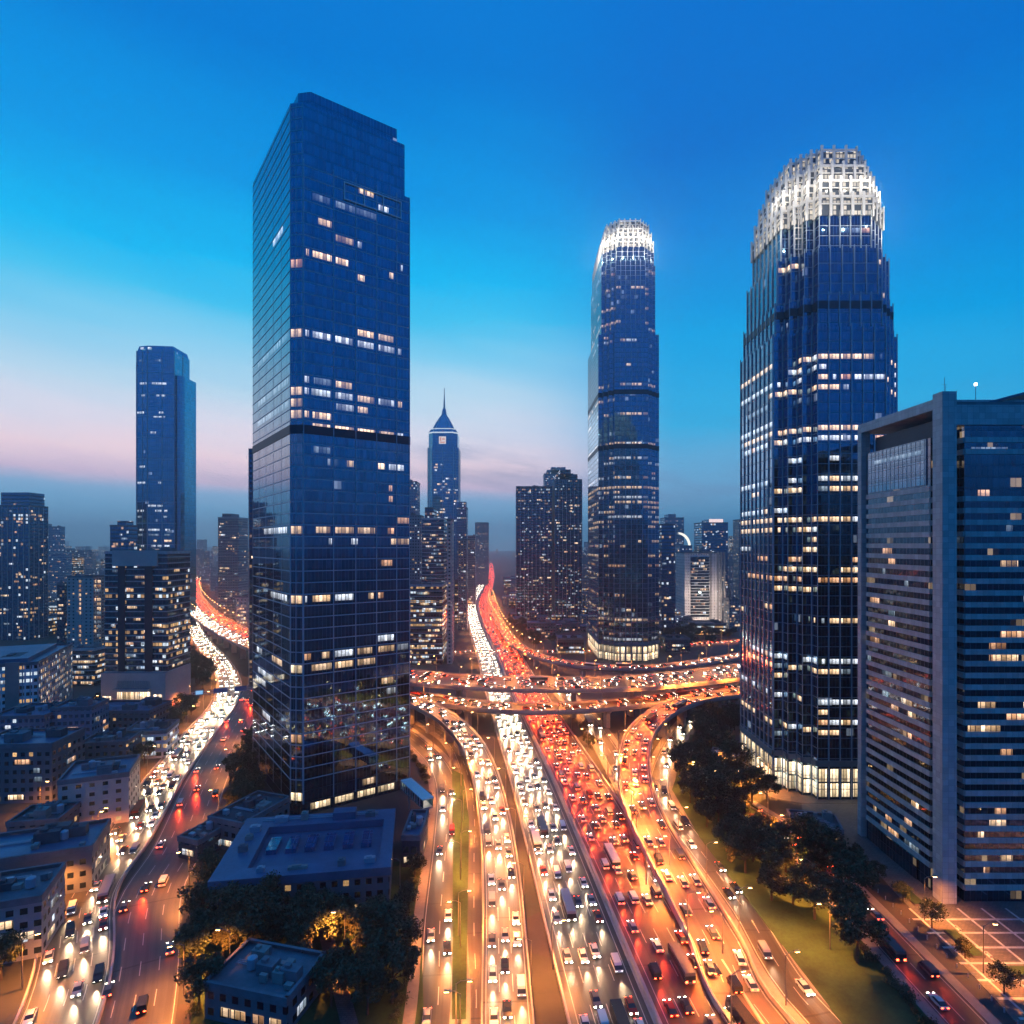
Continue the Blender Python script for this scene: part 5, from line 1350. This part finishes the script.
# ------------------------------------------------------------------ street lamps
L_SOD = spotdata('sodium_lamp', (1, .29, .045), 38000, 138, .8)
SODGLOW = emit('sodium_lamp_glow', (1, .50, .16, 1), 40)
pm = MB(); pm.tube((0, 0, 0), (0, 0, 11), .16, .09, 8); POLE = pm.mesh('pole', M['pole'])
am = MB(); am.tube((0, 0, 10.9), (1.0, 0, 11.5), .07); am.tube((1.0, 0, 11.5), (2.4, 0, 11.6), .06); ARM = am.mesh('arm', M['pole'])
hm = MB(); hm.box(2.2, 3.3, -.22, .22, 11.5, 11.72); hm.box(2.3, 3.2, -.17, .17, 11.38, 11.499, 1, 1); HEADM = hm.mesh('lamp_head', [M['pole'], SODGLOW])
NLAMP = 0
LAMPXY = []
L_DECK = spotdata('deck_sodium_lamp', (1, .27, .035), 46000, 140, .8)
def in_building(x, y, e):
    for fx, fy, rz, a, b in FOOT + [(145, 187, 0, 27, 21), (133, 265, 0, 27, 31), (-78, 259, .62, 25, 34)]:
        u = (x - fx) * math.cos(rz) + (y - fy) * math.sin(rz); v = -(x - fx) * math.sin(rz) + (y - fy) * math.cos(rz)
        if abs(u) < a + e and abs(v) < b + e: return True
    return False
def street_lamp(p, toward, label, group, e=None):
    global NLAMP
    LAMPXY.append((p.x, p.y))
    if in_building(p.x, p.y, 1.0) and p.z < 3: return
    o = bpy.data.objects.new('street_lamp', None); COL.objects.link(o); o.location = p
    o.rotation_euler = (0, 0, math.atan2(toward.y, toward.x)); tag(o, label, 'street lamp', group)
    for nm, me in (('pole', POLE), ('arm', ARM), ('lamp_head', HEADM)):
        c = bpy.data.objects.new(nm, me); COL.objects.link(c); c.parent = o
    l = bpy.data.objects.new('sodium_lamp', L_DECK if ('flyover' in label or 'ramp' in label and 'loop' in label and 'curved' in label or 'slip' in label) and 'under' not in label and 'behind' not in label else L_SOD); COL.objects.link(l); l.parent = o; l.location = (2.75, 0, 11.3)
    NLAMP += 1
def lamps(path, off, spacing, label, group, s0=5, s1=None, zoff=0.0):
    q = s0; s1 = s1 or path.L
    while q < s1:
        p, t, n = path.at(q, off); q += spacing
        if hidden(p + Vector((0, 0, 6))) : continue
        street_lamp(p + Vector((0, 0, zoff)), -n if off > 0 else n, label, group)
lamps(MAIN, 22.3, 36, 'sodium street lamp on the outgoing side of the main highway', 'lamps on the outgoing side of the main highway', s1=1500)
lamps(MAIN, -19.4, 45, 'sodium street lamp on the oncoming side of the main highway', 'lamps on the oncoming side of the main highway', s1=1500)
lamps(P_FLY, 15.4, 25, 'sodium lamp post on the near parapet of the upper flyover', 'lamps on the near side of the upper flyover')
lamps(P_FLY, -15.4, 27, 'sodium lamp post on the far parapet of the upper flyover', 'lamps on the far side of the upper flyover')
lamps(P_LOW, 7.8, 23, 'sodium lamp post on the lower flyover', 'lamps on the lower flyover')
lamps(P_SLIP, -5.8, 28, 'sodium lamp post on the slim slip road', 'lamps on the slip road')
lamps(P_LOOP, 6.6, 26, 'sodium lamp post on the curved loop ramp', 'lamps on the loop ramp')
lamps(P_RAMP, -5.6, 30, 'sodium lamp post on the white lit ramp', 'lamps on the entry ramp')
lamps(P_LW, -9.2, 34, 'sodium street lamp on the bank of the left highway beside the low roofs', 'lamps by the low roofs on the left highway')
lamps(P_LD, 9.6, 46, 'sodium street lamp on the right bank of the left highway', 'lamps on the right bank of the left highway')
lamps(P_S1, 5.2, 26, 'sodium street lamp on the orange lit street under the flyovers', 'lamps on the orange lit street')
lamps(P_S2, 5.0, 24, 'sodium street lamp on the frontage street right of the loop ramp', 'lamps on the frontage street')
lamps(P_S3, -5.2, 30, 'sodium street lamp on the dark service road', 'lamps on the service road')
lamps(P_S4, 4, 32, 'sodium street lamp on the narrow street beside the white lit ramp', 'lamps on the narrow street')
lamps(P_S5, -4.6, 24, 'sodium street lamp on the back street by the shop podium', 'lamps on the back street')
lamps(P_S6, -7, 26, 'sodium street lamp on the far cross street behind the flyovers', 'lamps on the far cross street')
for x, y in ((110, 140), (110, 160), (132, 134), (155, 134), (176, 136), (108, 200), (96, 240), (90, 262), (100, 250)):
    street_lamp(Vector((x, y, .1)), Vector((1, 0, 0)), 'lamp post on the paved plazas at the foot of the right hand towers', 'plaza lamps')
for a, b in ((330, 905), (318, 870), (345, 960), (250, 890), (400, 900), (230, 980)):
    p = gp(a, b); street_lamp(Vector((p.x, p.y, .1)), Vector((-1, 0, 0)), 'lamp post in the foreground garden below the large hall', 'garden lamps')
for a, b in ((40, 812), (98, 842), (8, 760), (60, 765), (118, 764), (30, 700), (75, 745), (20, 870)):
    p = gp(a, b); street_lamp(Vector((p.x, p.y, .0)), Vector((1, 0, 0)), 'lamp post in an alley between the low roofs on the left', 'alley lamps')
for a, b in ((720, 765), (745, 800), (768, 825), (722, 800), (700, 790), (790, 850), (810, 900), (830, 950)):
    p = gp(a, b); street_lamp(Vector((p.x, p.y, .0)), Vector((-1, 0, 0)), 'lamp post among the park trees right of the loop ramp', 'park lamps')
print('LAMPS', NLAMP)

# ------------------------------------------------------------------ trees
def make_tree(seed, hgt, rad, mk):
    r = random.Random(seed)
    t = MB(); t.tube((0, 0, 0), (0, 0, hgt * .42), .32, .2, 7, cap=False)
    cl = []
    for k in range(20):
        a = r.uniform(0, 6.28); rr = rad * math.sqrt(r.random()) * .85; zz = hgt * (.42 + .5 * r.random() * (1 - .45 * (rr / rad) ** 2))
        cl.append((Vector((rr * math.cos(a), rr * math.sin(a), zz)), rad * r.uniform(.2, .46)))
    for c, s in cl[:7]: t.tube((0, 0, hgt * r.uniform(.3, .42)), c, .13, .04, 5, cap=False)
    tm = t.mesh('trunk', M['bark'])
    c_ = MB()
    for c, s in cl:
        for q in range(170):
            d = Vector((r.gauss(0, 1), r.gauss(0, 1), r.gauss(0, .8))).normalized() * s * (r.random() ** .45)
            p = c + d; sz = r.uniform(.18, .42)
            x = Vector((r.gauss(0, 1), r.gauss(0, 1), r.gauss(0, .6))).normalized(); y = x.orthogonal().normalized()
            y = (Matrix.Rotation(r.uniform(0, 6.28), 3, x) @ y)
            c_.poly([p - x * sz, p + y * sz * .6, p + x * sz, p - y * sz * .6])
    return tm, c_.mesh('crown', M[mk])
TREES = [make_tree(k, h, r, m) for k, (h, r, m) in enumerate([(10, 4.6, 'leaf'), (12, 5.2, 'leaf'), (8.5, 4.2, 'leaf2'), (13, 5.6, 'leaf'), (9, 3.6, 'leaf2')])]
def tree(x, y, label, group, s=1.0, z=0.0):
    tm, cm = R.choice(TREES)
    o = bpy.data.objects.new('tree', None); COL.objects.link(o); o.location = (x, y, z); o.rotation_euler = (0, 0, R.uniform(0, 6.28)); o.scale = (s, s, s * R.uniform(.9, 1.1))
    tag(o, label, 'tree', group)
    for nm, me in (('trunk', tm), ('crown', cm)):
        c = bpy.data.objects.new(nm, me); COL.objects.link(c); c.parent = o
PATHS = [(MAIN, -20, 23), (P_LOOP, -8, 8), (P_RAMP, -7, 7), (P_S1, -6, 6), (P_S2, -6, 6), (P_S3, -6, 6), (P_S4, -5, 5), (P_LW, -10, 10), (P_LD, -10, 10), (P_FLY, -17, 17), (P_LOW, -9, 9), (P_S5, -6, 6), (P_S6, -8, 8), (P_SLIP, -7, 7)]
def clear(x, y, extra=0.0):
    if any((x - a) ** 2 + (y - b) ** 2 < 36 for a, b in LAMPXY): return False
    for fx, fy, rz, a, b in FOOT + [(133, 187, 0, 30, 30), (133, 265, 0, 28, 32), (-78, 259, .62, 26, 36)]:
        u = (x - fx) * math.cos(rz) + (y - fy) * math.sin(rz); v = -(x - fx) * math.sin(rz) + (y - fy) * math.cos(rz)
        if abs(u) < a + 2.5 and abs(v) < b + 2.5: return False
    for path, a, b in PATHS:
        for i in range(0, len(path.p)):
            p = path.p[i]
            if abs(p.x - x) + abs(p.y - y) < 45:
                v = Vector((x - p.x, y - p.y, 0)); al = v.dot(path.t[i]); dd = v.dot(path.n[i])
                if abs(al) < 9 and a - extra < dd < b + extra: return False
    return True
def grove(n, poly, label, group, smin=.8, smax=1.2, mind=5.0):
    pts = []; tries = 0
    P = [gp(a, b) for a, b in poly]
    x0, x1 = min(p.x for p in P), max(p.x for p in P); y0, y1 = min(p.y for p in P), max(p.y for p in P)
    while len(pts) < n and tries < n * 60:
        tries += 1; x, y = R.uniform(x0, x1), R.uniform(y0, y1); ins = False; j = len(P) - 1
        for i in range(len(P)):
            if (P[i].y > y) != (P[j].y > y) and x < (P[j].x - P[i].x) * (y - P[i].y) / (P[j].y - P[i].y) + P[i].x: ins = not ins
            j = i
        if not ins or not clear(x, y, 1.5) or any((x - a) ** 2 + (y - b) ** 2 < mind ** 2 for a, b in pts): continue
        pts.append((x, y)); tree(x, y, label, group, R.uniform(smin, smax))
grove(46, [(676, 770), (705, 742), (738, 745), (742, 790), (800, 815), (850, 835), (850, 880), (880, 1000), (790, 960), (700, 838)], 'dark leafy tree in the park right of the loop ramp', 'trees in the park by the loop ramp', .9, 1.4)
grove(12, [(700, 705), (740, 705), (740, 735), (690, 735)], 'dark tree below the loop ramp beside the navy finned tower', 'trees under the loop ramp', .8, 1.2)
grove(14, [(560, 722), (580, 722), (626, 800), (640, 842), (620, 842), (590, 775)], 'small tree on the strip between the main highway and the orange lit street', 'trees on the central strip', .45, .75, 4)
grove(14, [(452, 765), (464, 775), (470, 830), (468, 1010), (452, 1010), (455, 842)], 'tree on the verge between the service road and the ramp', 'trees on the ramp verge', .7, 1.1, 4)
grove(20, [(505, 615), (525, 622), (560, 650), (528, 648), (512, 632)], 'dark tree beside the slip road below the dark office towers', 'trees beside the slip road', .9, 1.3)
grove(14, [(190, 664), (212, 668), (218, 695), (193, 700)], 'dark rounded tree by the curve of the left highway beside the shop podium', 'trees beside the shop podium', .9, 1.3)
grove(22, [(120, 790), (165, 740), (190, 712), (198, 715), (165, 775), (135, 812)], 'tree on the bank between the low roofs and the left highway', 'trees on the left highway bank', .7, 1.1)
grove(16, [(228, 790), (250, 735), (256, 760), (258, 800), (236, 835)], 'tree on the right bank of the left highway near the huge tower', 'trees by the huge tower', .7, 1.0)
grove(16, [(232, 605), (253, 612), (253, 622), (236, 615)], 'dark tree on the embankment beside the left viaduct', 'trees beside the left viaduct', .9, 1.4)
grove(14, [(75, 735), (112, 712), (104, 700), (70, 725)], 'tree along the back street by the long white office', 'trees on the back street', .6, .9)
grove(22, [(664, 632), (740, 634), (740, 645), (664, 650)], 'dark tree in the row behind the flyovers below the louvred office', 'trees behind the flyovers', .9, 1.3)
grove(34, [(200, 900), (260, 850), (430, 860), (430, 1015), (180, 1015)], 'tree in the foreground garden below the large blue-roofed hall', 'trees in the foreground garden', .8, 1.2)
for k in range(7): tree(109.5, 122 + k * 11.5, 'small plaza tree in the row beside the steel bollards', 'plaza trees', .55)
grove(10, [(0, 940), (50, 900), (40, 1015), (0, 1015)], 'tree at the bottom left beside the left highway', 'trees at the bottom left', .8, 1.1)
def shrubs(path, off, spacing, label, group, s0=10, s1=None):
    q = s0
    while q < (s1 or path.L):
        p, t, n = path.at(q, off + R.uniform(-.5, .8)); q += spacing * R.uniform(.5, 1.6)
        if p.y > 330 or hidden(p) or not clear(p.x, p.y, -1.0): continue
        o = bpy.data.objects.new('shrub', SHRUB[R.randrange(3)]); COL.objects.link(o); o.location = (p.x, p.y, .1); o.rotation_euler = (0, 0, R.uniform(0, 6.3)); k = R.uniform(.7, 1.4); o.scale = (k, k, k * R.uniform(.7, 1.1))
        tag(o, label, 'shrub', group)
def shrub_mesh(seed):
    r = random.Random(seed); c_ = MB()
    for c in range(5):
        cc = Vector((r.uniform(-.9, .9), r.uniform(-.9, .9), r.uniform(.5, .9)))
        for q in range(90):
            p = cc + Vector((r.gauss(0, .4), r.gauss(0, .4), r.gauss(0, .3))); p.z = max(.05, p.z); sz = r.uniform(.1, .24)
            x = Vector((r.gauss(0, 1), r.gauss(0, 1), r.gauss(0, .6))).normalized(); y = x.orthogonal().normalized()
            c_.poly([p - x * sz, p + y * sz * .6, p + x * sz, p - y * sz * .6])
    return c_.mesh('shrub', M['leaf' if seed % 2 else 'leaf2'])
SHRUB = [shrub_mesh(k) for k in (101, 102, 103)]
shrubs(P_S2, 8.6, 2.6, 'low shrub along the verge of the frontage street', 'shrubs along the frontage street')
shrubs(P_LD, 12, 3.2, 'low shrub on the right bank of the left highway', 'shrubs on the left highway bank')
shrubs(P_DR, -8.6, 3.0, 'low shrub on the park side of the driveway', 'shrubs along the driveway')
shrubs(P_S3, 8.2, 3.0, 'low shrub on the verge beside the service road', 'shrubs on the service road verge')
print('OBJECTS', len(bpy.data.objects))
